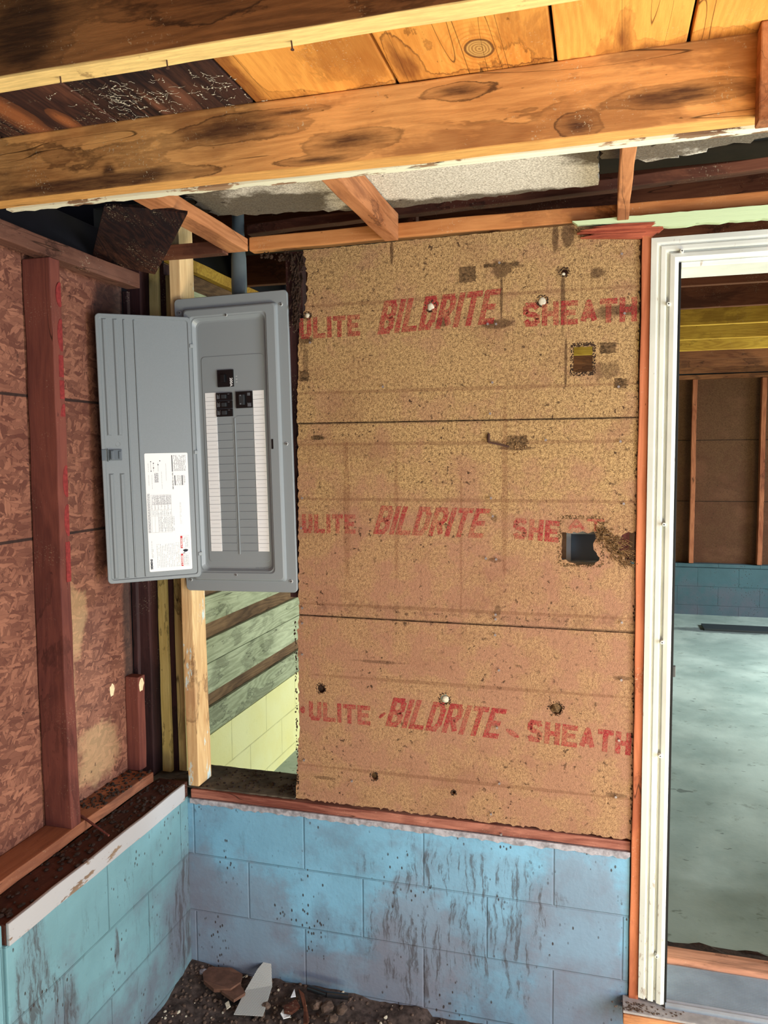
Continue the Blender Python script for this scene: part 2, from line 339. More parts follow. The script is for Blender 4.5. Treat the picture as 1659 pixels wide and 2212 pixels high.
M['yellow_stud'] = wood('yellow_lit_stud_wood', 2, (232, 212, 148), (184, 162, 98), 0.4, (130, 116, 74), 0.25, 8, 0.0)
M['bare_stud'] = wood('bare_stud_wood', 2, (226, 196, 148), (178, 136, 92), 0.4, (150, 104, 74), 0.25, 5, 0.0, painted=(190, 205, 205), paint_amt=0.05)
M['orange_stud'] = wood('orange_stud_wood', 2, (200, 122, 84), (152, 82, 54), 0.35, (130, 62, 44), 0.3, 7, 0.5)
M['split_wood'] = wood('splintered_red_wood', 0, (190, 104, 76), (122, 54, 40), 0.8, knots=False)
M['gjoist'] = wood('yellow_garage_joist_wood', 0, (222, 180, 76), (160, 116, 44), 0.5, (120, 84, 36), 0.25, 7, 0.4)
M['gplate'] = wood('garage_plate_wood', 0, (150, 96, 62), (96, 56, 38), 0.5, (60, 36, 28), 0.4, 5, 0.2)
M['gstud'] = wood('garage_stud_wood', 2, (186, 116, 82), (126, 64, 44), 0.5, (90, 44, 34), 0.3, 5, 0.2)
M['siding'] = wood('pale_green_siding_board', 1, (206, 210, 176), (146, 150, 120), 0.6, (112, 112, 90), 0.35, 9, 0.0, knots=False)
M['siding_gap'] = wood('brown_siding_gap', 1, (140, 108, 78), (84, 62, 46), 0.6, knots=False)
M['step_wood'] = wood('reddish_step_board', 0, (196, 140, 112), (146, 96, 70), 0.4, (110, 76, 60), 0.3, 6, 0.2)
M['sill_wood'] = wood('orange_sill_wood', 0, (220, 158, 108), (158, 96, 60), 0.85, (120, 80, 60), 0.2, 6, 0.5)
M['greentrim'] = wood('flaking_pale_green_trim', 0, (150, 100, 74), (110, 66, 50), 0.5, painted=(196, 214, 172), paint_amt=0.95, knots=False)
M['whitetrim'] = wood('chipped_white_trim', 0, (170, 140, 110), (110, 84, 66), 0.5, painted=(226, 228, 206), paint_amt=0.7, knots=False)
M['sillstrip'] = wood('white_painted_strip', 1, (150, 130, 110), (110, 90, 76), 0.5, painted=(168, 168, 172), paint_amt=0.75, knots=False)
M['fiber'] = fiberboard('tan_fibreboard'); M['print'] = fiberboard('red_print_on_fibreboard', True, 0.3); M['print_faded'] = fiberboard('faded_red_print_on_fibreboard', True, 0.55)
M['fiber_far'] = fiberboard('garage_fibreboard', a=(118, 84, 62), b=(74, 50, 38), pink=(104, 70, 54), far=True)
M['torn'] = plain('torn_fibre', (150, 116, 78), 1.0, var=0.6, scale=90, bump=0.8)
M['torn_dark'] = plain('weathered_torn_fibre', (122, 94, 64), 1.0, var=0.7, scale=110, bump=0.8)
M['char'] = plain('dark_torn_fibre', (62, 44, 34), 1.0, var=0.6, scale=90, bump=0.8)
M['block_l'] = blockwork('blue_block_left', 1, (102, 140, 150), off=0.25, left=True)
M['block_b'] = blockwork('blue_block_back', 0, (108, 154, 182), off=0.32)
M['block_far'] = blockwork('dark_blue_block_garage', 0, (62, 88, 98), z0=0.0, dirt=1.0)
M['block_y'] = blockwork('yellow_block_garage', 1, (236, 226, 156), z0=-0.05, dirt=0, paint2=(240, 234, 176))
M['osb'] = osb_mat('strand_board')
M['mortar'] = plain('white_mortar', (176, 172, 180), 0.9, var=0.55, scale=50, bump=0.8)
M['steel'] = plain('grey_enamelled_steel', (134, 142, 148), 0.38, spec=0.5)
M['steel_door'] = plain('grey_enamelled_door', (122, 130, 136), 0.42, spec=0.5, var=0.06, scale=300)
M['black'] = plain('black_plastic', (14, 15, 18), 0.35, spec=0.5)
M['black2'] = plain('dark_grey_plastic', (44, 48, 52), 0.45, spec=0.5)
M['greyplastic'] = plain('grey_latch_plastic', (78, 88, 98), 0.45, spec=0.5)
M['white'] = plain('white_paper', (232, 234, 238), 0.6)
M['ink'] = plain('grey_print', (120, 124, 134), 0.7); M['inkdark'] = plain('dark_print', (30, 34, 44), 0.7)
M['red'] = plain('red_print_label', (190, 24, 30), 0.5)
M['screw'] = plain('zinc_screw', (190, 194, 196), 0.3, 0.35)
M['nail'] = plain('dull_nail', (150, 140, 140), 0.5, 0.5)
M['rust'] = plain('rusty_nail', (70, 46, 38), 0.8)
M['conduit'] = plain('grey_pvc', (92, 104, 110), 0.5, var=0.15, scale=20)
M['vinyl'] = NT('aged_white_casing', 0.5, 0.35).m
def _v():
    n = NT('weathered_white_casing', 0.55, 0.35)
    P = n.pos; z = n.xyz(P)[2]
    c = n.mix(n.rng(n.noise(P, 5, 4), 0.3, 0.7), lin((228, 230, 222)), lin((208, 211, 204)))
    dn = n.noise(n.map(P, sc=(1, 1, 0.35)), 60, 5, 0.7)
    lo = n.math('ADD', dn, n.rng(z, 0.15, 1.0, 0.10, 0.0))
    c = n.mix(n.rng(lo, 0.66, 0.72, 0, 0.6), c, lin((150, 124, 104)))
    n.col(c); return n.m
M['vinyl'] = _v()
M['alu'] = plain('ribbed_aluminium', (150, 162, 176), 0.35, 0.4, var=0.2, scale=12)
M['rubber'] = plain('black_weatherstrip', (12, 13, 14), 0.7)
def _soffit():
    n = NT('speckled_soffit_board', 0.9, 0.1); P = n.pos
    c = n.mix(n.rng(n.noise(P, 190, 3, 0.7), 0.35, 0.65), lin((176, 172, 160)), lin((240, 238, 228)))
    f = n.blobs((0, 1), [(-0.92, -0.16, 0.22, 0.14), (-0.62, -0.07, 0.14, 0.07), (-1.15, -0.4, 0.2, 0.5), (-0.4, -0.05, 0.4, 0.05), (0.05, -0.3, 0.16, 0.09), (0.35, -0.34, 0.3, 0.12)], 0.8, 13)
    c = n.mix(n.math('MULTIPLY', f, 0.88), c, n.mix(n.noise(P, 60, 3), lin((46, 38, 30)), lin((96, 84, 66))))
    sp = n.rng(n.noise(P, 34, 4, 0.6), 0.68, 0.71)
    c = n.mix(n.math('MULTIPLY', sp, 0.8), c, lin((40, 36, 34)))
    n.col(c); n.bump(n.noise(P, 160, 3), 0.7, 0.003); return n.m
M['soffit'] = _soffit()
def _floor():
    n = NT('garage_concrete', 0.55, 0.35); P = n.pos
    c = n.mix(n.rng(n.noise(P, 1.6, 5, 0.6), 0.3, 0.7), lin((150, 166, 160)), lin((196, 208, 200)))
    c = n.mix(n.rng(n.noise(P, 14, 5, 0.65), 0.6, 0.72, 0, 0.35), c, lin((100, 104, 92)))
    c = n.mix(n.math('MULTIPLY', n.rng(n.noise(n.map(P, rot=(0, 0, 0.5), sc=(1, 2.4, 1)), 8, 3, 0.6), 0.66, 0.69), 0.6), c, lin((84, 90, 86)))
    f = n.blobs((0, 1), [(0.93, 1.62, 0.05, 0.05), (1.2, 5.65, 0.6, 0.12)], 0.4, 18)
    c = n.mix(n.math('MULTIPLY', f, 0.7), c, lin((60, 60, 70)))
    near_shade = n.rng(n.math('ADD', n.xyz(P)[1], n.math('MULTIPLY', n.noise(P, 2.5, 4), 0.7)), 1.5, 1.05)
    c = n.mix(n.math('MULTIPLY', near_shade, 0.55), c, lin((74, 80, 54)))  # olive darkening by the near wall: the wall's shade put into the colour
    n.col(c); n.bump(n.noise(P, 60, 4), 0.3, 0.002)
    n.put(n.b.inputs['Roughness'], n.rng(n.noise(P, 5, 4), 0.3, 0.7, 0.35, 0.7)); return n.m
M['concrete'] = _floor()
M['dirt'] = plain('dark_soil', (84, 72, 68), 1.0, var=0.7, scale=45, bump=1.0)
M['dirt_clod'] = plain('soil_clod', (104, 86, 76), 1.0, var=0.5, scale=60, bump=1.0)
M['dustpile'] = plain('dark_debris', (66, 52, 46), 1.0, var=0.7, scale=80, bump=1.0)
M['flatbrown'] = plain('brown_flake_board', (112, 80, 66), 0.95, var=0.35, scale=40, bump=0.6)
M['void'] = plain('eave_void_shade', (14, 13, 20), 0.9, var=0.3, scale=20)  # near-black puts the shade of the eave void into the colour
M['insul'] = plain('white_insulation', (216, 208, 188), 1.0, var=0.35, scale=120, bump=0.8)
M['insul_b'] = plain('bright_foam', (250, 232, 190), 0.9, var=0.25, scale=60, bump=0.5)
M['bluegrey'] = plain('blue_grey_box', (160, 176, 190), 0.6)
M['paleframe'] = plain('pale_frame', (205, 214, 220), 0.6)
M['tubeb'] = plain('black_tube', (22, 24, 28), 0.22, spec=0.6)
def _mesh_tape():
    n = NT('white_scrim', 0.8, 0.2)
    L = n.n('ShaderNodeTexCoord').outputs['Object']; p = n.xyz(L)
    a = n.math('SINE', n.math('MULTIPLY', p[0], 1100)); b = n.math('SINE', n.math('MULTIPLY', p[1], 1100))
    f = n.rng(n.math('MULTIPLY', a, b), 0.25, 0.5)
    n.col(n.mix(f, lin((206, 208, 206)), lin((92, 88, 88)))); return n.m
M['scrim'] = _mesh_tape()
M['redpaint'] = plain('red_lumber_crayon', (140, 50, 50), 0.85, var=0.4, scale=90)

# ------------------------------------------------------------------ mesh helpers
def tag(o, label=None, cat=None, group=None, kind=None):
    if label: o['label'] = label
    if cat: o['category'] = cat
    if group: o['group'] = group
    if kind: o['kind'] = kind
    return o

def obj(name, bm, mat, parent=None, smooth=False, origin=None):
    if not isinstance(bm, bmesh.types.BMesh): bm = bm.bm
    bmesh.ops.recalc_face_normals(bm, faces=bm.faces[:])
    me = bpy.data.meshes.new(name)
    vs = [v.co for v in bm.verts]
    if origin is None:
        lo = Vector([min(v[i] for v in vs) for i in range(3)]); hi = Vector([max(v[i] for v in vs) for i in range(3)])
        origin = Vector(((lo.x+hi.x)/2, (lo.y+hi.y)/2, lo.z))
    origin = Vector(origin)
    bmesh.ops.translate(bm, verts=bm.verts[:], vec=-origin)
    bm.to_mesh(me); bm.free()
    for mm in (mat if isinstance(mat, (list, tuple)) else [mat]): me.materials.append(mm)
    if smooth:
        for p in me.polygons: p.use_smooth = True
    o = bpy.data.objects.new(name, me); COL.objects.link(o)
    if parent: o.parent = parent; o.location = origin - world_loc(parent)
    else: o.location = origin
    return o

def world_loc(p):
    l = Vector(p.location)
    while p.parent: p = p.parent; l += Vector(p.location)
    return l

def empty(name, loc):
    e = bpy.data.objects.new(name, None); COL.objects.link(e); e.location = loc; e.empty_display_size = 0.05; return e

def box(bm, x0, x1, y0, y1, z0, z1, bev=0.0, jit=0.0, mi=0):
    mtx = Matrix.Translation(((x0+x1)/2, (y0+y1)/2, (z0+z1)/2)) @ Matrix.Diagonal((abs(x1-x0), abs(y1-y0), abs(z1-z0), 1))
    r = bmesh.ops.create_cube(bm, size=1.0, matrix=mtx); vs = r['verts']
    es = list({e for v in vs for e in v.link_edges}); fs = list({f for v in vs for f in v.link_faces})
    for f in fs: f.material_index = mi
    if bev: bmesh.ops.bevel(bm, geom=es, offset=bev, segments=2, affect='EDGES', profile=0.6)
    return vs

def NB(): return bmesh.new()

def lumber(name, x0, x1, y0, y1, z0, z1, mat, label=None, cat='board', group=None, kind=None, parent=None, bev=0.003, sub=True, shift=None, wob=0.0015):
    """sawn timber with eased edges and a slightly wavy line along its length"""
    bm = NB(); box(bm, x0, x1, y0, y1, z0, z1, bev)
    d = [x1-x0, y1-y0, z1-z0]; ax = d.index(max(d)); L = d[ax]
    if sub:
        k = max(3, int(L/0.08)); base = (x0, y0, z0)[ax]
        for i in range(1, k):
            co = [0, 0, 0]; co[ax] = base + L*i/k; no = [0, 0, 0]; no[ax] = 1
            bmesh.ops.bisect_plane(bm, geom=bm.verts[:]+bm.edges[:]+bm.faces[:], plane_co=co, plane_no=no)
        ph = [R_.uniform(0, 6) for _ in range(4)]
        for v in bm.verts:
            t = v.co[ax]
            for q, a in enumerate([i for i in range(3) if i != ax]):
                v.co[a] += wob*math.sin(t*5+ph[q]) + wob*0.5*math.sin(t*23+ph[q+2])
    if shift:
        for v in bm.verts: v.co = shift(v.co)
    o = obj(name, bm, mat, parent)
    return tag(o, label, cat if label else None, group, kind)

def prism(bm, pts, y0, y1, plane='XZ', mi=0):
    """closed outline pts extruded between two depths"""
    def P(p, y):
        if plane == 'XZ': return (p[0], y, p[1])
        if plane == 'XY': return (p[0], p[1], y)
        return (y, p[0], p[1])
    a = [bm.verts.new(P(p, y0)) for p in pts]; b = [bm.verts.new(P(p, y1)) for p in pts]
    f = [bm.faces.new(a), bm.faces.new(b[::-1])]
    for i in range(len(pts)):
        j = (i+1) % len(pts); f.append(bm.faces.new((a[j], a[i], b[i], b[j])))
    for q in f: q.material_index = mi

def cyl(bm, p0, p1, r, seg=12, r2=None, mi=0):
    p0, p1 = Vector(p0), Vector(p1); d = p1-p0
    q = d.to_track_quat('Z', 'Y').to_matrix().to_4x4(); q.translation = (p0+p1)/2
    res = bmesh.ops.create_cone(bm, cap_ends=True, segments=seg, radius1=r, radius2=r if r2 is None else r2, depth=d.length, matrix=q)
    for f in {f for v in res['verts'] for f in v.link_faces}: f.material_index = mi

def curve_bm(outlines, y0, thick):
    """outlines (outer ring first, then holes) in XZ, filled and extruded along +Y"""
    cu = bpy.data.curves.new('tmp', 'CURVE'); cu.dimensions = '2D'; cu.fill_mode = 'BOTH'; cu.extrude = thick/2
    for o in outlines:
        sp = cu.splines.new('POLY'); sp.points.add(len(o)-1); sp.use_cyclic_u = True
        for p, q in zip(sp.points, o): p.co = (q[0], q[1], 0, 1)
    return _cu2bm(cu, Matrix.Translation((0, y0+thick/2, 0)) @ Matrix.Rotation(math.pi/2, 4, 'X'))

def _cu2bm(cu, mtx):
    o = bpy.data.objects.new('tmp', cu); COL.objects.link(o)
    bpy.context.view_layer.update()
    dg = bpy.context.evaluated_depsgraph_get(); me = bpy.data.meshes.new_from_object(o.evaluated_get(dg))
    bm = NB(); bm.from_mesh(me); bpy.data.meshes.remove(me)
    bpy.data.objects.remove(o); bpy.data.curves.remove(cu)
    bmesh.ops.transform(bm, matrix=mtx, verts=bm.verts[:])
    return bm

def text_bm(s, size, mtx, extrude=0.0003, bold=0.0, shear=0.0, sx=1.0, align='LEFT', gap=1.0):
    cu = bpy.data.curves.new('tmp', 'FONT'); cu.body = s; cu.size = size; cu.extrude = extrude; cu.offset = bold; cu.shear = shear
    cu.align_x = align; cu.space_character = gap; cu.resolution_u = 3
    return _cu2bm(cu, mtx @ Matrix.Diagonal((sx, 1, 1, 1)))

def merge(dst, src):
    me = bpy.data.meshes.new('t'); src.to_mesh(me); src.free(); dst.from_mesh(me); bpy.data.meshes.remove(me)

XZ = Matrix.Rotation(math.pi/2, 4, 'X')     # text lying in XZ facing -Y

def ragged(pts, step=0.012, amp=0.0015, rnd=None):
    rnd = rnd or R_; out = []
    for i, a in enumerate(pts):
        b = pts[(i+1) % len(pts)]; am = amp
        if len(a) > 2: am = a[2]
        d = math.hypot(b[0]-a[0], b[1]-a[1]); k = max(1, int(d/step))
        for j in range(k):
            t = j/k; s = am if j else min(am, 0.001)
            out.append((a[0]+(b[0]-a[0])*t+rnd.uniform(-s, s), a[1]+(b[1]-a[1])*t+rnd.uniform(-s, s)))
    return out

def clod(bm, c, r, sq=(1, 1, 0.6), seed=0, sub=2, rough=0.25, mi=0):
    rr = random.Random(seed); res = bmesh.ops.create_icosphere(bm, subdivisions=sub, radius=1.0)
    for v in res['verts']:
        k = 1+rr.uniform(-rough, rough)
        v.co = Vector((v.co.x*sq[0]*k*r+c[0], v.co.y*sq[1]*k*r+c[1], v.co.z*sq[2]*k*r+c[2]))
    for f in {f for v in res['verts'] for f in v.link_faces}: f.material_index = mi

# ================================================================== STRUCTURE
# block wall on the left
bm = NB(); box(bm, -1.54, -1.34, -0.845, 0.0, -0.1, 0.647, 0.004); box(bm, -1.54, -1.348, -3.2, -0.846, -0.1, 0.70, 0.004)
tag(obj('wall_left', bm, M['block_l']), kind='structure')
# block wall under the panel wall, carried on under the door sill
bm = NB(); box(bm, -1.74, 0.098, 0.0, 0.2, -0.1, 0.640, 0.003); box(bm, 0.099, 2.4, 0.0, 0.2, -0.1, 0.165, 0.002)
tag(obj('wall_back', bm, M['block_b']), kind='structure')
# mortar bead under plate
pts = [(-1.33, 0.6305)]+[(-1.33+i*0.012, 0.628-R_.uniform(0, 0.008)) for i in range(119)]+[(0.098, 0.6305), (0.098, 0.6425), (-1.33, 0.6425)]
bm = NB(); prism(bm, pts, -0.006, 0.001)
tag(obj('trim_1', bm, M['mortar']), kind='structure')
# OSB sheathing on the outside of the left stud wall
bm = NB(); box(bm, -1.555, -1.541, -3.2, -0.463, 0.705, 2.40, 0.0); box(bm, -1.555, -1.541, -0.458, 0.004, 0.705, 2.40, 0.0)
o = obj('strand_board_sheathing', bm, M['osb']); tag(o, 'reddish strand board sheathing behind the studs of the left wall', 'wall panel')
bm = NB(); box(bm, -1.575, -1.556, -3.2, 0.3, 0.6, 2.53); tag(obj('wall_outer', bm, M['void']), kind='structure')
# floor of this room : uneven soil
bm = NB(); bmesh.ops.create_grid(bm, x_segments=150, y_segments=120, size=0.5)
from mathutils import noise as mn
for v in bm.verts:
    x = -1.34+(v.co.x+0.5)*2.6; y = -1.1+(v.co.y+0.5)*1.1
    n1 = mn.noise(Vector((x*4, y*4, 0)))*0.018+mn.noise(Vector((x*17, y*17, 3)))*0.010+mn.noise(Vector((x*55, y*55, 5)))*0.005
    rise = 0.035*max(0, 1-abs(y)/0.18)+0.02*max(0, 1-(x+1.34)/0.15)
    v.co = Vector((x, y, 0.012+n1+rise*(0.3 if x > -0.5 else 1)))
tag(obj('dirt_bed', bm, M['dirt'], smooth=True), 'dark loose soil heaped in the corner against the blue blocks', 'soil', kind='stuff')
bm = NB(); box(bm, -1.34, 2.4, -3.2, -0.001, -0.12, -0.03); tag(obj('floor', bm, M['dirt']), kind='structure')
bm = NB(); box(bm, -1.34, 9, -12, -3.201, -0.12, -0.03); box(bm, 2.401, 9, -3.2, -0.001, -0.12, -0.03)
tag(obj('ground', bm, plain('pale_ground', (150, 146, 130), 0.95, var=0.3, scale=3)), kind='structure')

# ---------------------------------------------------------------- garage shell
FZ = 0.10
bm = NB(); box(bm, -1.68, 4.6, 0.46, 6.4, -0.05, FZ); tag(obj('floor', bm, M['concrete']), kind='structure')
bm = NB(); box(bm, -1.68, 4.6, 0.201, 0.455, -0.05, 0.06); tag(obj('floor', bm, M['dirt']), kind='structure')
bm = NB(); box(bm, -1.9, -1.68, 0.201, 6.6, -0.05, 0.546); tag(obj('wall_garage_left', bm, M['block_y']), kind='structure')
bm = NB(); box(bm, -1.68, 4.6, 6.4, 6.6, FZ-0.1, 0.60, 0.003); box(bm, -1.9, 4.8, 6.52, 6.6, 0.61, 2.799)
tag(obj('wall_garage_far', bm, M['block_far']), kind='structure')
bm = NB(); box(bm, -1.9, 4.8, 0.11, 6.7, 2.80, 2.84); tag(obj('ceiling', bm, plain('dark_roof_underside', (54, 38, 30), 0.9, var=0.4, scale=6)), kind='structure')
bm = NB(); box(bm, 4.6, 4.7, 0.2, 1.2, 0, 2.8); box(bm, 4.6, 4.7, 4.4, 6.6, 0, 2.8); box(bm, 4.6, 4.7, 1.2, 4.4, 2.4, 2.8)
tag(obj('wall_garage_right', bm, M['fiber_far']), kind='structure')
# far wall framing with fibreboard behind
bm = NB(); box(bm, -1.68, 4.6, 6.50, 6.515, 0.61, 2.60)
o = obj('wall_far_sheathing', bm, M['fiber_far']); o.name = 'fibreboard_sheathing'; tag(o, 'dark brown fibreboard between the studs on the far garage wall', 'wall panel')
lumber('wall_plate', -1.68, 4.6, 6.405, 6.499, 0.602, 0.64, M['block_far'], 'grey blue bottom plate on the far garage block wall', 'board')
lumber('wall_plate', -1.68, 4.6, 6.405, 6.499, 2.565, 2.609, M['gplate'], 'brown top plate above the studs of the far garage wall', 'board')
for i, x in enumerate((0.32, 0.912, 1.572, 2.2)):
    if i == 0: continue
    lab = {1: 'narrow brown stud on far garage wall, nearer the white door casing', 2: 'reddish stud on far garage wall at the right edge of the photo', 3: None}[i]
    if lab: lumber('wall_stud', x, x+0.045, 6.40, 6.49, 0.645, 2.562, M['gstud'], lab, 'stud', 'studs on the far garage wall')
# floor-edge gutter strip
lumber('floor_trough', 0.98, 3.6, 5.62, 5.86, FZ+0.001, FZ+0.02, M['black2'], 'long dark flat strip on concrete before the far blue blocks', 'strip', sub=False)
bm = NB()
for x0, x1, z in ((-1.68, 4.6, 1.93), (-1.68, 4.6, 1.29)): box(bm, x0, x1, 6.494, 6.4995, z, z+0.006)
tag(obj('trim_2', bm, M['char']), kind='structure')

# garage ceiling joists
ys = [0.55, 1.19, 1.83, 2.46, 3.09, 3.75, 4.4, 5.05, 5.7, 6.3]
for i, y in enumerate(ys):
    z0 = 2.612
    dark = y < 2.6  # nearer joists get darker wood: their shade is put into the colour
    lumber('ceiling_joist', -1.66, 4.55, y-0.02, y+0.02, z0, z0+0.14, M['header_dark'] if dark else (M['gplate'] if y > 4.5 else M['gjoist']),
           ('brown garage ceiling joist darkened for shade, %s' % ['seen just above the panel', 'second one in, highest through the doorway', 'third one in', 'last dark one before the yellow joists'][i] if dark else 'yellowish garage ceiling joist seen through doorway, %s' %
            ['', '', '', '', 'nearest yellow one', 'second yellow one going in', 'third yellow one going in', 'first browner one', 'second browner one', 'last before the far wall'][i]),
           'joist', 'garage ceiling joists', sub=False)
# garage left wall siding
zz = 0.548; k = 0
names = ['lowest', 'second from bottom', 'third from bottom', 'fourth from bottom', 'fifth from bottom', 'sixth from bottom', 'seventh from bottom', 'eighth from bottom', 'ninth from bottom', 'tenth from bottom', 'eleventh from bottom', 'topmost']
seq = [('p', 0.125), ('g', 0.062), ('p', 0.14), ('p', 0.11), ('g', 0.07)]
pi = 0
while zz < 2.56:
    t, h = seq[k % 5]; k += 1
    if t == 'p':
        o = lumber('siding_board', -1.70, -1.68, 0.21, 6.39, zz+0.001, zz+h-0.002, M['siding'], 'pale green siding board on garage side wall, %s' % (names[pi] if pi < 11 else 'topmost of the boards'), 'board', 'siding boards on the garage side wall', sub=False); pi += 1
    else:
        o = lumber('siding_batten', -1.712, -1.7005, 0.21, 6.39, zz-0.004, zz+h+0.004, M['siding_gap'], 'dark brown recessed strip between pale boards, %s' % {1: 'lowest one', 4: 'next above the lowest', 6: 'third going up', 9: 'fourth going up', 11: 'fifth going up', 14: 'sixth going up', 16: 'seventh going up', 19: 'eighth'}.get(k-1, 'high one %d' % k), 'board', 'brown strips on the garage side wall', sub=False)
    zz += h
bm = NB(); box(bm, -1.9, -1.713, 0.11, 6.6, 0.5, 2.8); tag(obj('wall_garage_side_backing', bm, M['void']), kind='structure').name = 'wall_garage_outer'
lumber('wall_plate', -1.70, -1.665, 0.21, 6.38, zz+0.002, zz+0.05, M['gjoist'], 'yellow plate along top of the garage side wall, seen above the panel', 'board')
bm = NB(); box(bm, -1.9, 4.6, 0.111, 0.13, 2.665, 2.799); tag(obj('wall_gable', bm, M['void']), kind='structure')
# ragged rubble ledge in garage behind the plate
bm = NB()
for i in range(46): clod(bm, (-1.62+R_.uniform(0, 0.75), 0.35+R_.uniform(0, 0.9), FZ+0.02), R_.uniform(0.02, 0.06), (1, 1, 0.7), i, 1)
tag(obj('rubble_heap', bm, M['dirt_clod']), 'heap of broken rubble behind the sill, beside yellow blocks', 'rubble', kind='stuff')

# ================================================================== ROOF BOARDS, JOISTS
seams = [-2.26, -1.95, -1.64, -1.33, -1.022, -0.70, -0.395, -0.09, 0.1415, 0.45, 0.76, 1.07, 1.38]
dl = ['mouldy dark roof board in the far left corner of the ceiling', 'black stained roof board at the left edge of photo, over the strand board', 'very dark roof board with cobwebs, third from left edge',
      'dark brown roof board with orange streak, left of the webbed one', 'blackened roof board full of white cobwebs, above panel door', 'dark mottled board directly beside the first clean orange board',
      'orange roof board with dark left edge, first clean one from the left', 'wide orange roof board with an oval knot', 'orange roof board narrower than its neighbours, between knot board and right corner',
      'yellow orange roof board at upper right corner', 'orange roof board past the right edge', 'orange roof board', 'orange roof board']
for i in range(len(seams)-1):
    x0, x1 = seams[i]+0.003, seams[i+1]-0.003
    mt = M['deck_dark'] if x1 < -0.95 else (M['deck_mid'] if x1 < -0.6 else M['deck'])
    if abs(seams[i]+1.33) < 0.001: mt = M['deck_streak']
    if abs(seams[i]+1.022) < 0.001: mt = M['deck_web']
    if x1 < 0.9:
        lab = {-2.26: 'mouldy dark roof board in the far left corner of the ceiling', -1.95: 'black stained roof board at the left edge of the photo', -1.64: 'very dark roof board over the strand board wall',
               -1.33: 'dark brown roof board left of the cobwebbed one', -1.022: 'dark roof board with white cobwebs, beside first clean orange board', -0.70: 'clean orange roof board with dark left edge, first from the left',
               -0.395: 'wide orange roof board with an oval knot', -0.09: 'narrower orange roof board right of the knotted board', 0.1415: 'yellow orange roof board at upper right corner', 0.45: 'orange roof board just past the right corner'}[seams[i]]
    else: lab = 'orange roof board beyond the upper right corner'
    lumber('roof_board', x0, x1, -3.2, -0.715, 2.53, 2.552, mt, lab, 'board', 'boards of the roof deck', sub=False)
lumber('roof_joist', -2.2, 2.3, -1.2505, -1.2105, 2.387, 2.5295, M['joist_front'], 'brown roof joist crossing the top left, nearest the viewer', 'joist', 'roof joists')
for y, lb in ((-1.738, 'unseen brown roof joist added directly over the viewer, in front of the top left one'), (-2.226, 'unseen brown roof joist added just behind the viewer'), (-2.714, 'rearmost unseen brown roof joist added behind the viewer')):
    lumber('roof_joist', -2.2, 2.3, y, y+0.04, 2.387, 2.5295, M['joist_front'], lb, 'joist', 'roof joists')  # unseen joists added to keep skimming light off the nearest joist's face
lumber('roof_joist', -2.2, 2.3, -0.764, -0.722, 2.387, 2.5295, M['joist'], 'long orange stained joist with pale lower edge, in front of the soffit', 'joist', 'roof joists')
# pale trim strip along the back lower edge of that joist
pts = []
xs = [-1.36+i*0.02 for i in range(185)]
top = [(x, -0.721) for x in xs]; botm = [(x, -0.694 - (R_.uniform(0, 0.010) if x < -0.7 else R_.uniform(0, 0.002))) for x in xs]
bm = NB(); prism(bm, top+botm[::-1], 2.384, 2.396, 'XY')
tag(obj('edge_trim', bm, M['whitetrim']), 'thin chipped white strip along the underside of the long joist', 'trim')
# vertical board at right edge of view
lumber('hanging_brace', 0.254, 0.34, -0.805, -0.768, 2.365, 2.529, M['outlook'], 'short vertical board nailed to the long joist at right edge', 'board')
# soffit boards beyond
bm = NB()
pa = ragged([(-1.12, -0.72), (-0.015, -0.72), (-0.015, -0.075, 0.008), (-0.58, -0.045, 0.01), (-1.12, -0.12, 0.012)], 0.02, 0.003)
prism(bm, pa, 2.52, 2.533, 'XY')
tag(obj('soffit_board', bm, M['soffit']), 'speckled grey white soffit board between joist and header, long left piece', 'ceiling board', 'soffit boards')
bm = NB()
pa = ragged([(-0.011, -0.72), (2.3, -0.72), (2.3, -0.3, 0.01), (0.5, -0.34, 0.015), (0.1, -0.22, 0.02), (-0.011, -0.29, 0.01)], 0.02, 0.003)
prism(bm, pa, 2.516, 2.529, 'XY')
tag(obj('soffit_board', bm, M['soffit']), 'speckled grey white soffit board with dark torn edge, right piece over door', 'ceiling board', 'soffit boards')
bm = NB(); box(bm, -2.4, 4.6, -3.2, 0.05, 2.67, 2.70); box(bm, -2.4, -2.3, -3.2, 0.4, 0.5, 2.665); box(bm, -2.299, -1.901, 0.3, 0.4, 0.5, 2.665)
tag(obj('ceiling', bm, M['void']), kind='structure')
# header, tilted board behind it
lumber('header_board', -1.075, 2.3, 0.0, 0.040, 2.447, 2.489, M['header'], 'light orange header board running over sheathing and door', 'board')
lumber('header_board', -1.50, -1.147, -0.036, 0.004, 2.437, 2.476, M['header_dark'], 'short dark header board above the electrical panel', 'board')
sh = lambda c: Vector((c.x, c.y, c.z+0.031*(c.x+1.11)))
lumber('tilted_board', -1.11, 2.2, 0.06, 0.10, 2.515, 2.545, M['header_dark'], 'reddish brown board slanting up behind the header', 'board', shift=sh)
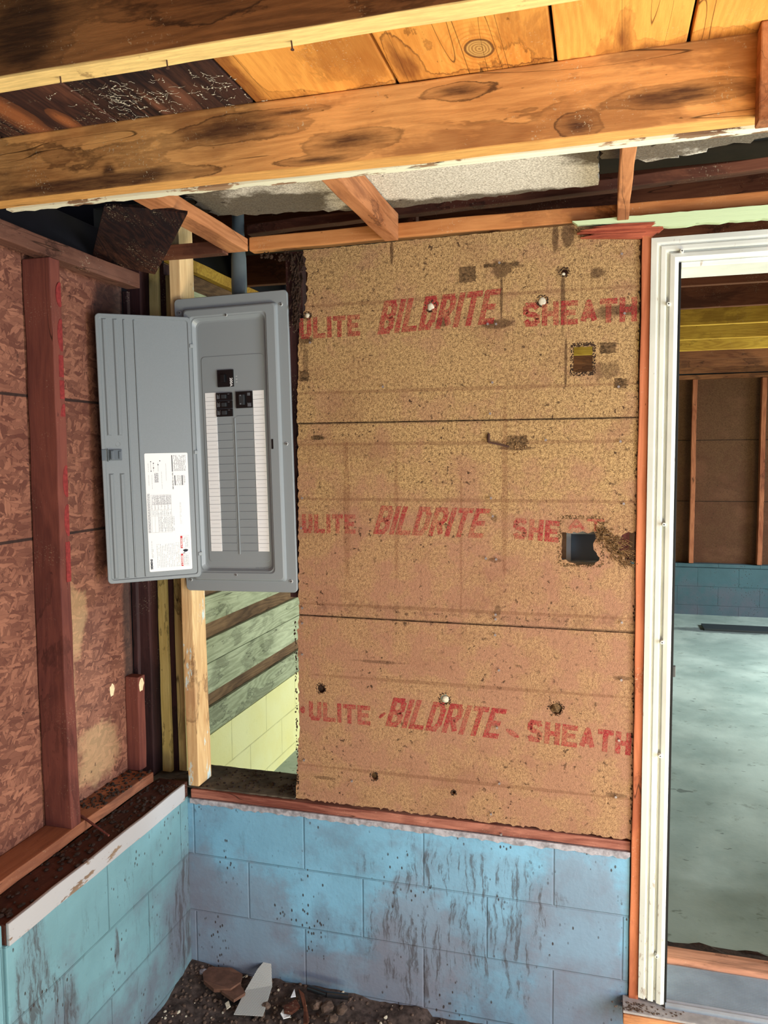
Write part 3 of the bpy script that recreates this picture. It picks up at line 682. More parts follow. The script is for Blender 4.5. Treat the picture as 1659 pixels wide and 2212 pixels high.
# outlookers running back to the joist
def outlook(x0, x1, y0, y1, z0, z1, label, mat=M['outlook']):
    return lumber('outlooker', x0, x1, y0, y1, z0, z1, mat, label, 'board', 'short boards from joist to header')
outlook(-1.145, -1.078, -0.70, -0.002, 2.444, 2.484, 'short brown board reaching the header above the grey conduit')
outlook(-0.632, -0.59, -0.69, -0.002, 2.437, 2.515, 'short orange board reaching the header at middle of photo')
outlook(0.035, 0.066, -0.69, -0.002, 2.437, 2.50, 'thin nailed strip reaching the header left of the door')
for i, (px, py) in enumerate(((1342, 352), (1336, 375), (1336, 398), (1334, 420), (1331, 435), (1330, 450))):
    pass
lumber('upright_scrap', -0.588, -0.560, 0.11, 0.15, 2.47, 2.66, M['header_dark'], 'short dark reddish upright beside the middle outlooker board', 'board', sub=False)
# cobwebs under the dark roof boards
for cx_, cy_, nn_, rad, lb in ((-0.93, -0.80, 110, 0.13, 'dusty white cobweb across the dark roof boards at left'), (-0.74, -0.79, 40, 0.06, 'small cobweb at top edge of the long joist')):
    bm = NB(); rw = random.Random(int(cx_*-100))
    for k in range(nn_):
        a = Vector((cx_+rw.gauss(0, rad*0.45), cy_+rw.uniform(-0.12, 0.03), 2.5285)); an = rw.uniform(0, 6.28); st_ = rw.uniform(0.003, 0.007)
        for q in range(rw.randint(2, 5)):
            an += rw.uniform(-0.7, 0.7); b = a+Vector((st_*math.cos(an), st_*math.sin(an), 0)); b.z = 2.5285-rw.uniform(0, 0.002)
            cyl(bm, a, b, 0.00022, 4); a = b
            if rw.random() < 0.5: clod(bm, (a.x, a.y, a.z-0.0005), rw.uniform(0.0005, 0.0016), (1.5, 1, 0.5), k*7+q, 1)
    tag(obj('cobweb', bm, M['insul']), lb, 'cobweb')
# small nails left in the lower edges of the joists
def edge_nail(px, py, y, z, lab):
    c = hit(px, py, 2, z); bm = NB(); cyl(bm, (c.x, y, z+0.002), (c.x+0.002, y-0.001, z-0.012), 0.0011, 6); cyl(bm, (c.x+0.002, y-0.001, z-0.012), (c.x+0.0021, y-0.001, z-0.0128), 0.0028, 8)
    tag(obj('nail', bm, M['rust']), lab, 'nail')
edge_nail(150, 178, -1.232, 2.387, 'bent nail under the nearest joist, leftmost one'); edge_nail(362, 132, -1.228, 2.387, 'nail head under the nearest joist above the dark boards'); edge_nail(630, 90, -1.226, 2.387, 'nail under the nearest joist above the orange boards')
# dark hanging plywood scrap
c4 = [hit(225, 445, 1, -0.45), hit(405, 462, 1, -0.45), hit(335, 590, 1, -0.12), hit(198, 562, 1, -0.12)]
bm = NB(); up = Vector((0.05, -0.3, -1)).normalized()*-0.008
N_ = 8; grid = []
for i in range(N_+1):
    row = []
    for j in range(N_+1):
        u, v = i/N_, j/N_
        p = (c4[0]*(1-u)+c4[1]*u)*(1-v)+(c4[3]*(1-u)+c4[2]*u)*v
        row.append(p+Vector((0, 0, 0.004*math.sin(3*u+2*v))))
    grid.append(row)
vb = [[bm.verts.new(p) for p in r] for r in grid]; vt = [[bm.verts.new(p+up) for p in r] for r in grid]
for i in range(N_):
    for j in range(N_):
        bm.faces.new((vb[i][j], vb[i+1][j], vb[i+1][j+1], vb[i][j+1])); bm.faces.new((vt[i][j], vt[i][j+1], vt[i+1][j+1], vt[i+1][j]))
for k in range(N_):
    for a, b in (((k, 0), (k+1, 0)), ((k+1, N_), (k, N_)), ((0, k+1), (0, k)), ((N_, k), (N_, k+1))):
        bm.faces.new((vb[b[0]][b[1]], vb[a[0]][a[1]], vt[a[0]][a[1]], vt[b[0]][b[1]]))
tag(obj('loose_board', bm, M['deck_dark']), 'dark mouldy board hanging askew in the upper left corner', 'board')

# ================================================================== LEFT WALL FRAMING
lumber('ledge_board', -1.45, -1.341, -0.842, -0.002, 0.6475, 0.699, M['ledge'], 'dark dirt covered ledge board on the left block wall', 'board')
lumber('wall_plate', -1.54, -1.447, -3.1, -0.035, 0.7005, 0.734, M['plate_left'], 'reddish bottom plate under the left wall stud', 'board')
lumber('ledge_strip', -1.340, -1.330, -0.842, -0.036, 0.648, 0.704, M['sillstrip'], 'white painted strip along the edge of the left ledge', 'trim')
for (yy, lab, z0) in ((-0.461, 'red marked upright stud on the left wall', 0.735),):
    root = empty('wall_stud', (-1.495, yy+0.02, z0)); tag(root, lab, 'stud')
    lumber('timber', -1.54, -1.45, yy, yy+0.042, z0, 2.345, M['stud_red'], parent=root)
    bm = NB()
    def zpx(py): return hit(135, py, 0, -1.45).z
    for (a, b, kind) in ((612, 665, 'o'), (690, 760, 'o'), (768, 815, 'r'), (822, 862, 'r'), (872, 945, 'o'), (1005, 1075, 'o'), (1090, 1160, 'o'), (1172, 1260, 'r')):
        z1, z0_ = zpx(a), zpx(b); cz = (z1+z0_)/2; hz = (z1-z0_)/2
        pts = []
        for k in range(20):
            t = 2*math.pi*k/20; cx_, sx_ = math.cos(t), math.sin(t)
            if kind == 'o': p_ = (yy+0.036+min(0.0045, 0.016*cx_), cz+hz*sx_)
            else: p_ = (yy+0.031+0.0095*max(-1, min(1, 1.6*cx_)), cz+hz*max(-1, min(1, 1.5*sx_)))
            pts.append(p_)
        prism(bm, pts, -1.4505, -1.4485, 'YZ')
    obj('red_lettering', bm, M['redpaint'], root)['label'] = 'red stencilled marks down the narrow face of the stud'
lumber('wall_plate', -1.50, -1.45, -3.1, -0.03, 2.3465, 2.395, M['top_plate_left'], 'dusty brown top plate of the left wall', 'board')
# dust lumps on ledge & plate
bm = NB()
for i in range(260):
    y = R_.uniform(-0.84, -0.03)
    if R_.random() < 0.5 and y < -0.35: continue
    x = R_.uniform(-1.445, -1.345); clod(bm, (x, y, 0.7005), R_.uniform(0.002, 0.008), (1, 1.3, 0.6), i, 1)
tag(obj('ledge_debris', bm, M['dustpile']), 'crumbs of dark debris strewn on the left ledge', 'debris', kind='stuff')
bm = NB()
for i in range(150): clod(bm, (R_.uniform(-1.54, -1.45), R_.uniform(-0.33, -0.03), 0.7355), R_.uniform(0.002, 0.007), (1, 1.3, 0.6), i, 1)
tag(obj('plate_debris', bm, M['dustpile']), 'dark debris heaped on the left bottom plate by the corner', 'debris', kind='stuff')
# stick lying across
bm = NB(); a = hit(175, 1762, 2, 0.742); b = hit(235, 1805, 2, 0.712); cyl(bm, a, b, 0.004, 8, 0.003)
tag(obj('wood_sliver', bm, M['stud_red']), 'thin wood sliver lying across the left bottom plate', 'stick')
# corner: dark posts, short block, yellow studs
lumber('corner_post', -1.62, -1.508, 0.06, 0.15, 0.646, 2.60, M['dark_post'], 'wide nearly black corner post between strand board and yellow studs', 'post')
lumber('edge_batten', -1.54, -1.522, 0.006, 0.024, 0.74, 2.35, M['dark_post'], 'thin weathered batten at the corner edge of the strand board', 'board')
lumber('corner_block', -1.54, -1.49, -0.045, -0.005, 0.736, 1.06, M['stud_red'], 'short wood block standing on the plate in the left corner', 'block')
for c, r, lb in (((-1.5405, -0.118, 1.035), 0.014, 'small bright cream dab on the strand board beside the short block'), ((-1.4895, -0.028, 1.032), 0.016, 'larger bright cream dab on top of the short corner block')):
    bm = NB(); clod(bm, c, r, (0.15, 0.9, 1.5), 3, 2, 0.22)
    tag(obj('foam_dab', bm, M['insul_b']), lb, 'foam')
lumber('door_stud', -1.4975, -1.462, 0.10, 0.125, 0.646, 2.48, M['yellow_stud'], 'ragged yellow stud at the corner, the one against the dark post', 'stud', 'yellow studs in the corner')
lumber('gap_shade_strip', -1.461, -1.445, 0.112, 0.16, 0.646, 2.46, M['dark_post'], 'thin dark strip standing for the shaded gap between the two yellow studs', 'board')  # dark strip put in where there is only a shaded gap
lumber('door_stud', -1.444, -1.412, 0.12, 0.15, 0.646, 2.42, M['yellow_stud'], 'yellow stud at the corner, the one nearer the bare stud', 'stud', 'yellow studs in the corner')
# round cable clamp on OSB near the plate
bm = NB()
for k in range(24):
    t = 2*math.pi*k/24; t2 = 2*math.pi*(k+1)/24
    cyl(bm, (-1.538+0.002, -0.36+0.036*math.cos(t), 0.86+0.052*math.sin(t)), (-1.536, -0.36+0.036*math.cos(t2), 0.86+0.052*math.sin(t2)), 0.007, 6)
root = obj('round_vent', bm, M['black2']); tag(root, 'dark round hole with pale rim behind the red marked stud', 'vent')
bm = NB(); cyl(bm, (-1.5405, -0.36, 0.86), (-1.534, -0.36, 0.86), 0.03, 20); obj('pale_disc', bm, M['bluegrey'], root)
# bare stud
sh = lambda c: Vector((c.x-0.012*(c.z-0.68), c.y, c.z))
lumber('wall_stud', -1.341, -1.301, 0.006, 0.096, 0.681, 2.62, M['bare_stud'], 'pale bare stud standing on the sill below the panel', 'stud', shift=sh, wob=0.0008)
# back plate
lumber('wall_plate', -1.33, 0.099, 0.001, 0.2, 0.6415, 0.672, M['plate_back'], 'reddish grained bottom plate on the back blue block wall', 'board')
bm = NB()
pa = ragged([(-1.5, 0.012), (-0.955, 0.012), (-0.955, 0.195), (-1.5, 0.195)], 0.02, 0.002)
prism(bm, pa, 0.673, 0.678, 'XY')
tag(obj('sill_dirt', bm, M['plate_top']), 'grey dirt layer on the wide sill behind the bare stud', 'dirt', kind='stuff')
bm = NB()
for i in range(170):
    x = R_.choice([R_.gauss(-1.15, 0.05), R_.gauss(-0.99, 0.02), R_.uniform(-1.45, -0.96)]); x = max(-1.48, min(-0.955, x))
    clod(bm, (x, R_.uniform(0.02, 0.19), 0.679), R_.uniform(0.0015, 0.006), (1, 1, 0.6), i, 1)
tag(obj('sill_debris', bm, M['dustpile']), 'dark crumbs scattered on the sill under the panel', 'debris', kind='stuff')
# hidden studs carrying the sheathing
lumber('wall_stud', -0.325, -0.285, 0.0145, 0.10, 0.674, 2.445, M['stud_red'], 'stud behind the middle nail row of the sheathing', 'stud', 'studs behind the sheathing')
lumber('wall_stud', 0.040, 0.082, 0.0145, 0.10, 0.674, 2.445, M['stud_red'], 'stud behind the right edge of the sheathing', 'stud', 'studs behind the sheathing')
lumber('wall_stud', -0.958, -0.902, 0.0145, 0.05, 1.345, 2.435, M['dark_post'], 'dark stud in the gap right of the panel', 'stud', 'studs behind the sheathing')

# ================================================================== SHEATHING
def wx(px, py): h = hit(px, py, 1, 0.0); return (h.x, h.z)
def _noop(): pass
def circ(px, py, r, n=18, rag=0.15, sy=1.0):
    c = wx(px, py); return [(c[0]+r*(1+R_.uniform(-rag, rag))*math.cos(2*math.pi*k/n), c[1]+r*sy*(1+R_.uniform(-rag, rag))*math.sin(2*math.pi*k/n)) for k in range(n)]
XR = 0.099
boards = []
b1 = ragged([(*wx(641, 914), 0.0005), (*wx(1379, 901), 0.0005), (XR-0.001, 2.05, 0.002), (XR, 2.25, 0.002), (XR-0.002, 2.444, 0.001), (*wx(655, 541), 0.006), (*wx(664, 600), 0.005), (*wx(660, 670), 0.004), (*wx(645, 720), 0.003)], 0.009)
hole1 = ragged([(*wx(1237, 804), 0.001), (*wx(1280, 802), 0.001), (*wx(1281, 748), 0.001), (*wx(1238, 748), 0.001)], 0.01, 0.0006)
h_dark = [circ(1219, 588, 0.010), circ(930, 664, 0.014), circ(1170, 653, 0.013), circ(664, 682, 0.009)]
b2 = ragged([(*wx(646, 1327.3), 0.0005), (*wx(1372, 1367), 0.0005), (*wx(1371, 1222), 0.006), (*wx(1340, 1200), 0.006), (*wx(1334, 1172), 0.006), (*wx(1350, 1152), 0.003), (*wx(1375, 1148), 0.002), (*wx(1380, 902.6), 0.0005), (*wx(643, 915.6), 0.003)], 0.009)
hole2 = ragged([(*wx(1214, 1150), 0.002), (*wx(1212, 1205), 0.004), (*wx(1245, 1222), 0.003), (*wx(1283, 1221), 0.003), (*wx(1296, 1205), 0.005), (*wx(1282, 1188), 0.005), (*wx(1288, 1150), 0.004)], 0.008)[::-1]
b3 = ragged([(*wx(639, 1724), 0.004), (*wx(1368, 1815), 0.003), (*wx(1371, 1368.6), 0.0005), (*wx(646, 1329), 0.004), (*wx(643, 1370), 0.003), (*wx(647, 1560), 0.003)], 0.009)
holes3 = [circ(693, 1488, 0.0135), circ(961, 1511, 0.015), circ(1201, 1531, 0.018), circ(808, 1677, 0.012), circ(980, 1712, 0.006)]
def sheet(name, outlines, label):
    bm = curve_bm(outlines, 0.0, 0.0127)
    return tag(obj(name, bm, M['fiber']), label, 'wall panel', 'fibreboard sheathing panels')
s1 = sheet('sheathing_board', [b1, hole1]+h_dark, 'top tan fibreboard panel with small rectangular cut-out')
s2 = sheet('sheathing_board', [b2, hole2], 'middle tan fibreboard panel with ragged broken hole at right')
s3 = sheet('sheathing_board', [b3]+holes3, 'bottom tan fibreboard panel with three round holes')

for par, z, z2 in ((s1, 1.9005, 1.9005), (s2, 1.2915, 1.2915)):
    bm = NB(); box(bm, -0.925, 0.096, 0.0095, 0.0125, z-0.012, z+0.012); obj('seam_backing', bm, M['char'], par)  # dark strip added behind the seam to stop light showing through
def letters(word, L, h, shear, st):
    """heavy block capitals built stroke by stroke in a box L x h (strokes: unit box, x 0..1, y 0..1)"""
    G = {'U': [[(0, 1), (0, .22), (.25, 0), (.75, 0), (1, .22), (1, 1)]], 'L': [[(0, 1), (0, 0), (1, 0)]], 'I': [[(0, 0), (0, .62)], [(0, .74), (0, 1)]],
         'T': [[(0, 1), (1, 1)], [(.5, 0), (.5, .93)]], 'E': [[(1, 1), (0, 1), (0, 0), (1, 0)], [(0, .5), (.8, .5)]],
         'B': [[(0, 0), (0, 1), (.75, 1), (1, .82), (1, .64), (.75, .5), (0, .5)], [(.75, .5), (1, .34), (1, .16), (.75, 0), (0, 0)]],
         'D': [[(0, 0), (0, 1), (.65, 1), (1, .75), (1, .25), (.65, 0), (0, 0)]], 'R': [[(0, 0), (0, 1), (.75, 1), (1, .82), (1, .62), (.75, .46), (0, .46)], [(.45, .46), (1, 0)]],
         'S': [[(1, .8), (.8, 1), (.2, 1), (0, .82), (0, .66), (.2, .53), (.8, .46), (1, .33), (1, .16), (.8, 0), (.2, 0), (0, .2)]],
         'H': [[(0, 0), (0, 1)], [(1, 0), (1, 1)], [(0, .5), (1, .5)]], 'A': [[(0, 0), (.5, 1), (1, 0)], [(.2, .3), (.8, .3)]]}
    w = st*h; gap = 0.42*w; nI = word.count('I'); n = len(word)
    sh_ = shear*h
    cw = (L-sh_-gap*(n-1)-nI*w)/(n-nI)
    bm = NB(); x = 0.0; zl = 0.0
    for ch in word:
        ww = w if ch == 'I' else cw
        for pl_ in G[ch]:
            P_ = [Vector((x+w/2+p[0]*(ww-w), w/2+p[1]*(h-w), 0)) for p in pl_]
            for a, b in zip(P_[:-1], P_[1:]):
                d = (b-a).normalized(); nn = Vector((-d.y, d.x, 0))*w/2
                e0 = d*(w/2 if (abs(d.x) < 0.01 or abs(d.y) < 0.01) else 0.0)
                q = [a-e0+nn, a-e0-nn, b+e0-nn, b+e0+nn]; zl -= 0.000004
                lo = [bm.verts.new((v.x+shear*v.y, min(h, max(0, v.y)), 0.0004)) for v in q]; hi = [bm.verts.new((v.co.x, v.co.y, zl)) for v in lo]
                bm.faces.new(hi); bm.faces.new(lo[::-1])
                for k in range(4): bm.faces.new((lo[k], lo[(k+1) % 4], hi[(k+1) % 4], hi[k]))
            for c_ in P_[1:-1]:
                cyl(bm, (c_.x+shear*c_.y, c_.y, 0.0004), (c_.x+shear*c_.y, c_.y, zl-0.000004), w/2, 10)
        x += ww+gap
    return bm

def stencil(parent, word, px0, py0, px1, py1, h, shear=0.0, bold=0.0):
    """word whose baseline runs between two points on the board"""
    a = Vector(wx(px0, py0)); b = Vector(wx(px1, py1)); L = (b-a).length; ang = math.atan2(b.y-a.y, b.x-a.x)
    t = letters(word, L, h, shear, 0.20+bold*10)
    # stencil bridges and rotation onto the wall
    for v in t.verts:
        x, y = v.co.x, v.co.y
        v.co = Vector((a.x+x*math.cos(ang)-y*math.sin(ang), -0.0004+v.co.z*0.5, a.y+x*math.sin(ang)+y*math.cos(ang)))
    o = obj('red_lettering', t, M['print_faded' if parent is s2 else 'print'], parent); o['label'] = 'worn red printed word %s' % word
    return o
# cut text to board's left edge by starting letters at the board edge
stencil(s1, 'ULITE', 647, 733, 778, 725, 0.064, 0, 0.0022)
stencil(s1, 'BILDRITE', 815, 723, 1086, 697, 0.098, 0.28, -0.0035)
stencil(s1, 'SHEATH', 1130, 706, 1376, 694, 0.067, 0, 0.0026)
stencil(s2, 'ULITE', 653, 1151, 768, 1153, 0.060, 0, 0.0022)
stencil(s2, 'BILDRITE', 806, 1153, 1060, 1163, 0.088, 0.28, -0.0035)
stencil(s2, 'SHE', 1107, 1163, 1206, 1172, 0.062, 0, 0.0026)
a = stencil(s2, 'AT', 1226, 1146, 1306, 1148, 0.036, 0, 0.0026)
stencil(s3, 'ULITE', 668, 1555, 800, 1567, 0.062, 0, 0.0022)
stencil(s3, 'BILDRITE', 832, 1568, 1094, 1598, 0.094, 0.28, -0.0035)
stencil(s3, 'SHEATH', 1138, 1600, 1362, 1632, 0.066, 0, 0.0026)
# hyphen smears of the print
for (px, py, rx, rz, t) in ((1107, 1584, 0.022, 0.008, -0.5), (826, 1545, 0.014, 0.005, 0.7), (654, 1533, 0.008, 0.012, 0)):
    bm = NB(); c = wx(px, py); pts = [(c[0]+rx*math.cos(q)*math.cos(t)-rz*math.sin(q)*math.sin(t), c[1]-rx*math.cos(q)*math.sin(t)*-1+rz*math.sin(q)*math.cos(t)) for q in [2*math.pi*k/12 for k in range(12)]]
    prism(bm, pts, -0.0006, 0.0)
    obj('print_smear', bm, M['print'], s3)

# plugs of white insulation and dark rims in the round holes
def plug(parent, px, py, r, seed):
    c = wx(px, py); bm = NB(); clod(bm, (c[0], 0.004, c[1]), r, (1, 0.7, 1), seed, 2, 0.18)
    obj('insulation_plug', bm, M['insul'], parent, smooth=True)['label'] = 'pale insulation showing in a round hole'
plug(s1, 930, 662, 0.0125, 1); plug(s1, 1171, 651, 0.0125, 2); plug(s1, 664, 681, 0.009, 3); plug(s3, 962, 1511, 0.0125, 4); plug(s1, 1217, 592, 0.006, 9)
def cavity(parent, px, py, r, seed, mat, lab):  # char lumps put the shade of the empty wall cavity into colour
    c = wx(px, py); bm = NB(); clod(bm, (c[0], 0.016, c[1]), r*1.35, (1, 0.6, 1), seed, 2, 0.25)
    obj('cavity_fill', bm, M[mat], parent)['label'] = lab
cavity(s3, 693, 1488, 0.0135, 41, 'char', 'dark lump standing for shade in the left round hole'); cavity(s3, 1201, 1531, 0.018, 42, 'torn_dark', 'brown clod in the right round hole')
cavity(s3, 808, 1677, 0.012, 43, 'torn_dark', 'olive brown fill in the small lower hole'); cavity(s3, 980, 1712, 0.006, 44, 'char', 'dark lump standing for shade in the smallest hole')
def rim(parent, px, py, r, seed, w=0.005, rx=None, rz=None):
    rr = random.Random(seed); c = wx(px, py); bm = NB()
    for k in range(46):
        t = rr.uniform(0, 6.283); q = (1+rr.uniform(-0.12, 0.32))
        clod(bm, (c[0]+(rx or r)*q*math.cos(t), -0.0005, c[1]+(rz or r)*q*math.sin(t)), rr.uniform(0.0008, w*0.38), (1.2, 0.6, 1.2), seed*100+k, 1)
    obj('torn_rim', bm, M['char'], parent)['kind'] = 'stuff'
rim(s1, 930, 662, 0.0145, 11); rim(s1, 1171, 651, 0.014, 12); rim(s1, 1219, 588, 0.0115, 13); rim(s1, 664, 682, 0.0105, 17)
rim(s3, 693, 1488, 0.0145, 14); rim(s3, 961, 1511, 0.016, 15); rim(s3, 1201, 1531, 0.019, 16); rim(s3, 808, 1677, 0.012, 18); rim(s3, 980, 1712, 0.007, 19)
def rectrim(parent, px0, py0, px1, py1, seed, n, mat, w=0.003, name='torn_rim'):
    rr = random.Random(seed); a = wx(px0, py0); b = wx(px1, py1); bm = NB()
    for k in range(n):
        s = rr.randrange(4); t = rr.random(); e = rr.uniform(-0.004, 0.006)
        if s == 0: p = (a[0]-e, a[1]+(b[1]-a[1])*t)
        elif s == 1: p = (b[0]+e, a[1]+(b[1]-a[1])*t)
        elif s == 2: p = (a[0]+(b[0]-a[0])*t, a[1]+e)
        else: p = (a[0]+(b[0]-a[0])*t, b[1]-e)
        clod(bm, (p[0], -0.0005, p[1]), rr.uniform(0.001, w), (1.2, 0.6, 1.2), seed*100+k, 1)
    obj(name, bm, mat, parent)['kind'] = 'stuff'
rectrim(s1, 1237, 746, 1282, 806, 31, 260, M['char'], 0.0018)
rectrim(s2, 1210, 1118, 1300, 1222, 32, 260, M['torn_dark'], 0.002)
# torn fibrous tissue between the two lower holes, and the rotten left top corner
bm = NB(); rr = random.Random(5)
for k in range(240):
    t = rr.random(); px = 1292+70*t+rr.uniform(-12, 12); py = 1140+82*t*rr.uniform(0.6, 1.2)+rr.uniform(-16, 22)
    if px > 1372 or py > 1222: continue
    c = wx(px, py); L = rr.uniform(0.005, 0.022); an = rr.uniform(-1.2, 0.2)
    cyl(bm, (c[0], -0.001, c[1]), (c[0]+L*math.cos(an), -0.004-rr.uniform(0, 0.008), c[1]+L*math.sin(an)), rr.uniform(0.0006, 0.0018), 5)
obj('torn_fibre', bm, M['torn'], s2)['label'] = 'frayed pale fibres between the two broken holes'
bm = NB()
for k in range(170):
    t = rr.random(); px = 640+rr.uniform(-14, 16)*(1-0.5*t); py = 548+150*t
    c = wx(px, py); L = rr.uniform(0.008, 0.03); an = rr.uniform(-1.9, -1.1)
    cyl(bm, (c[0], 0.002-rr.uniform(0, 0.006), c[1]), (c[0]+L*math.cos(an), -0.004-rr.uniform(0, 0.010), c[1]+L*math.sin(an)), rr.uniform(0.0008, 0.0035), 5)
for k in range(60):
    px = 560+rr.random()*95; py = 545+rr.uniform(-4, 8)+8*rr.random(); c = wx(px, py)
    clod(bm, (c[0], 0.006, c[1]), rr.uniform(0.002, 0.008), (1, 0.8, 0.8), k, 1)
obj('rotten_edge', bm, M['char'], s1)['label'] = 'shredded dark fibres on the upper left edge'
for par, za, zb, n_ in ((s1, 1.91, 2.43, 50), (s2, 1.30, 1.89, 60), (s3, 0.69, 1.28, 60)):
    bm = NB()
    for k in range(n_): clod(bm, (XR+rr.uniform(-0.003, 0.003), -0.002, za+(zb-za)*rr.random()), rr.uniform(0.0008, 0.0026), (1, 1, 1.5), k, 1)
    if par is s3:
        for k in range(90): clod(bm, (-0.938+rr.uniform(-0.003, 0.003), 0.0, 0.70+rr.random()*0.57), rr.uniform(0.001, 0.003), (1, 1, 1.5), k+500, 1)
    obj('crumbled_edge', bm, M['char'], par)['kind'] = 'stuff'
def patch(parent, px, py, w, h, seed):
    rr2 = random.Random(seed); c = wx(px, py); w /= 1400; h /= 1400
    pts = ragged([(c[0]-w, c[1]-h), (c[0]+w, c[1]-h), (c[0]+w, c[1]+h), (c[0]-w, c[1]+h)], 0.005, 0.0018, rr2)
    bm = NB(); prism(bm, pts, -0.0008, 0.0004)
    for k in range(26):
        x, z = c[0]+rr2.uniform(-w, w), c[1]+rr2.uniform(-h, h); L = rr2.uniform(0.003, 0.012); an = rr2.uniform(-0.5, 0.5)
        cyl(bm, (x, -0.0008, z), (x+L*math.cos(an), -0.002-rr2.uniform(0, 0.002), z+L*math.sin(an)), 0.0006, 4)
    o = obj('torn_patch', bm, M['torn_dark'], parent); o['label'] = 'dark torn patch of fibre'; o['kind'] = 'stuff'
patch(s1, 1010, 593, 34, 30, 1); patch(s1, 1313, 752, 30, 20, 2); patch(s1, 1340, 828, 22, 18, 3); patch(s1, 657, 812, 20, 22, 4); patch(s2, 1117, 955, 40, 26, 5); patch(s2, 685, 946, 26, 8, 6)
patch(s1, 1083, 572, 70, 6, 7)
# nails in the sheathing
def nail(parent, px, py, r=0.0035, bent=False, rusty=False):
    c = wx(px, py); bm = NB()
    cyl(bm, (c[0], 0.008, c[1]), (c[0]-0.001, -0.007, c[1]-0.001), 0.0016, 8); cyl(bm, (c[0]-0.001, -0.007, c[1]-0.001), (c[0]-0.001, -0.0085, c[1]-0.001), r, 12)
    obj('nail', bm, M['rust' if rusty else 'nail'], parent)
for q in ((1344, 549), (1350, 677), (1065, 826), (829, 835), (1060, 893), (1055, 700), (1073, 700), (672, 740), (1337, 835), (1080, 568)): nail(s1, *q)
for q in ((1341, 953), (1062, 1075), (1348, 1087), (1066, 1114), (1051, 1205), (1073, 1207), (1072, 1326), (1072, 1336), (1344, 1343), (655, 1075), (653, 1140), (655, 1312), (1180, 950)): nail(s2, *q)
for q in ((1071, 1370), (1079, 1446), (1343, 1467), (1075, 1570), (1338, 1597), (1080, 1690), (1331, 1719), (1062, 1756), (1084, 1800), (655, 1412), (655, 1345), (659, 1640), (762, 1685)): nail(s3, *q)
# big bent spike near the middle
bm = NB(); a = wx(1056, 940); a2 = wx(1056, 955); b = wx(1100, 965)
cyl(bm, (a[0], -0.002, a[1]+0.004), (a2[0], -0.010, a2[1]), 0.004, 8); cyl(bm, (a2[0], -0.010, a2[1]), (b[0], 0.0, b[1]), 0.0028, 8)
obj('bent_nail', bm, M['rust'], s2)['label'] = 'large bent nail with rusty shank'
bm = NB()
for k in range(40):
    c = wx(1112+rr.gauss(0, 10), 962+rr.gauss(0, 9)); clod(bm, (c[0], -0.001, c[1]), rr.uniform(0.0012, 0.004), (1, 0.7, 1), k, 1)
obj('torn_fibre', bm, M['torn'], s2)
# pale frame seen through the broken hole
bm = NB(); a = hit(1224, 1152, 1, 0.14); b = hit(1300, 1217, 1, 0.14)
for x0, x1, z0, z1 in ((a.x, a.x+0.014, b.z, a.z), (a.x, b.x, b.z-0.012, b.z+0.006), (a.x, b.x, a.z, a.z+0.016)): box(bm, x0, x1, 0.12, 0.16, z0, z1, 0.002)
root = obj('junction_box', bm, M['paleframe']); tag(root, 'pale framed box seen through the broken hole', 'electrical box')
bm = NB(); box(bm, a.x, b.x, 0.161, 0.17, b.z-0.01, a.z+0.015); obj('back_plate', bm, M['bluegrey'], root)['label'] = 'blue grey back plate'

# ================================================================== PANEL
PW, PH = 0.395, 0.952
proot = empty('breaker_panel', (0, 0, 0))
def pm(u, v, y):   # u from left, v up from bottom of cover, local y (negative = towards room)
    return Vector((u-PW/2, y, v-PH/2))
def rr_loop(u0, u1, v0, v1, r, n=6):
    out = []
    for (cx_, cy_, a0) in ((u1-r, v1-r, 0), (u0+r, v1-r, 90), (u0+r, v0+r, 180), (u1-r, v0+r, 270)):
        for k in range(n+1):
            t = math.radians(a0+90*k/n); out.append((cx_+r*math.cos(t), cy_+r*math.sin(t)))
    return out
def nested(bm, loops, conv, mi=0, cap_first=False):
    prev = None; first = None
    for (lp, y) in loops:
        vs = [bm.verts.new(conv(u, v, y)) for u, v in lp]
        if prev:
            for i in range(len(vs)):
                j = (i+1) % len(vs); f = bm.faces.new((prev[i], prev[j], vs[j], vs[i])); f.material_index = mi
        else: first = vs
        prev = vs
    bm.faces.new(prev)
    if cap_first: bm.faces.new(first[::-1])
bm = NB()
def L(u0, u1, v0, v1, r): return rr_loop(u0, u1, v0, v1, r)
nested(bm, [(L(0.001, PW-0.001, 0.001, PH-0.001, 0.014), 0.009), (L(0, PW, 0, PH, 0.014), 0.0), (L(0.002, PW-0.002, 0.002, PH-0.002, 0.013), -0.003),
            (L(0.033, PW-0.033, 0.036, PH-0.036, 0.012), -0.004), (L(0.037, PW-0.037, 0.040, PH-0.040, 0.012), -0.014), (L(0.041, PW-0.041, 0.044, PH-0.044, 0.012), -0.016),
            (L(0.058, PW-0.068, 0.062, PH-0.062, 0.014), -0.016), (L(0.062, PW-0.071, 0.066, PH-0.066, 0.018), -0.012), (L(0.066, PW-0.074, 0.068, PH-0.068, 0.02), -0.012),
            (L(0.074, PW-0.082, 0.076, PH-0.078, 0.02), -0.001), (L(0.078, PW-0.086, 0.081, PH-0.083, 0.02), 0.0)], pm)
cover = obj('cover', bm, M['steel'], proot, origin=(0, 0, 0))
def part(name, bmx, mat, par=cover, smooth=False, label=None):
    o = obj(name, bmx, mat, par, smooth, origin=(0, 0, 0)); o.location = (0, 0, 0)
    if label: o['label'] = label
    return o
def pbox(bm, u0, u1, v0, v1, y0, y1, bev=0.0, mi=0):
    a = pm(u0, v0, 0); b = pm(u1, v1, 0); box(bm, a.x, b.x, y0, y1, a.z, b.z, bev, mi=mi)
VT = lambda v: PH-v   # from the top
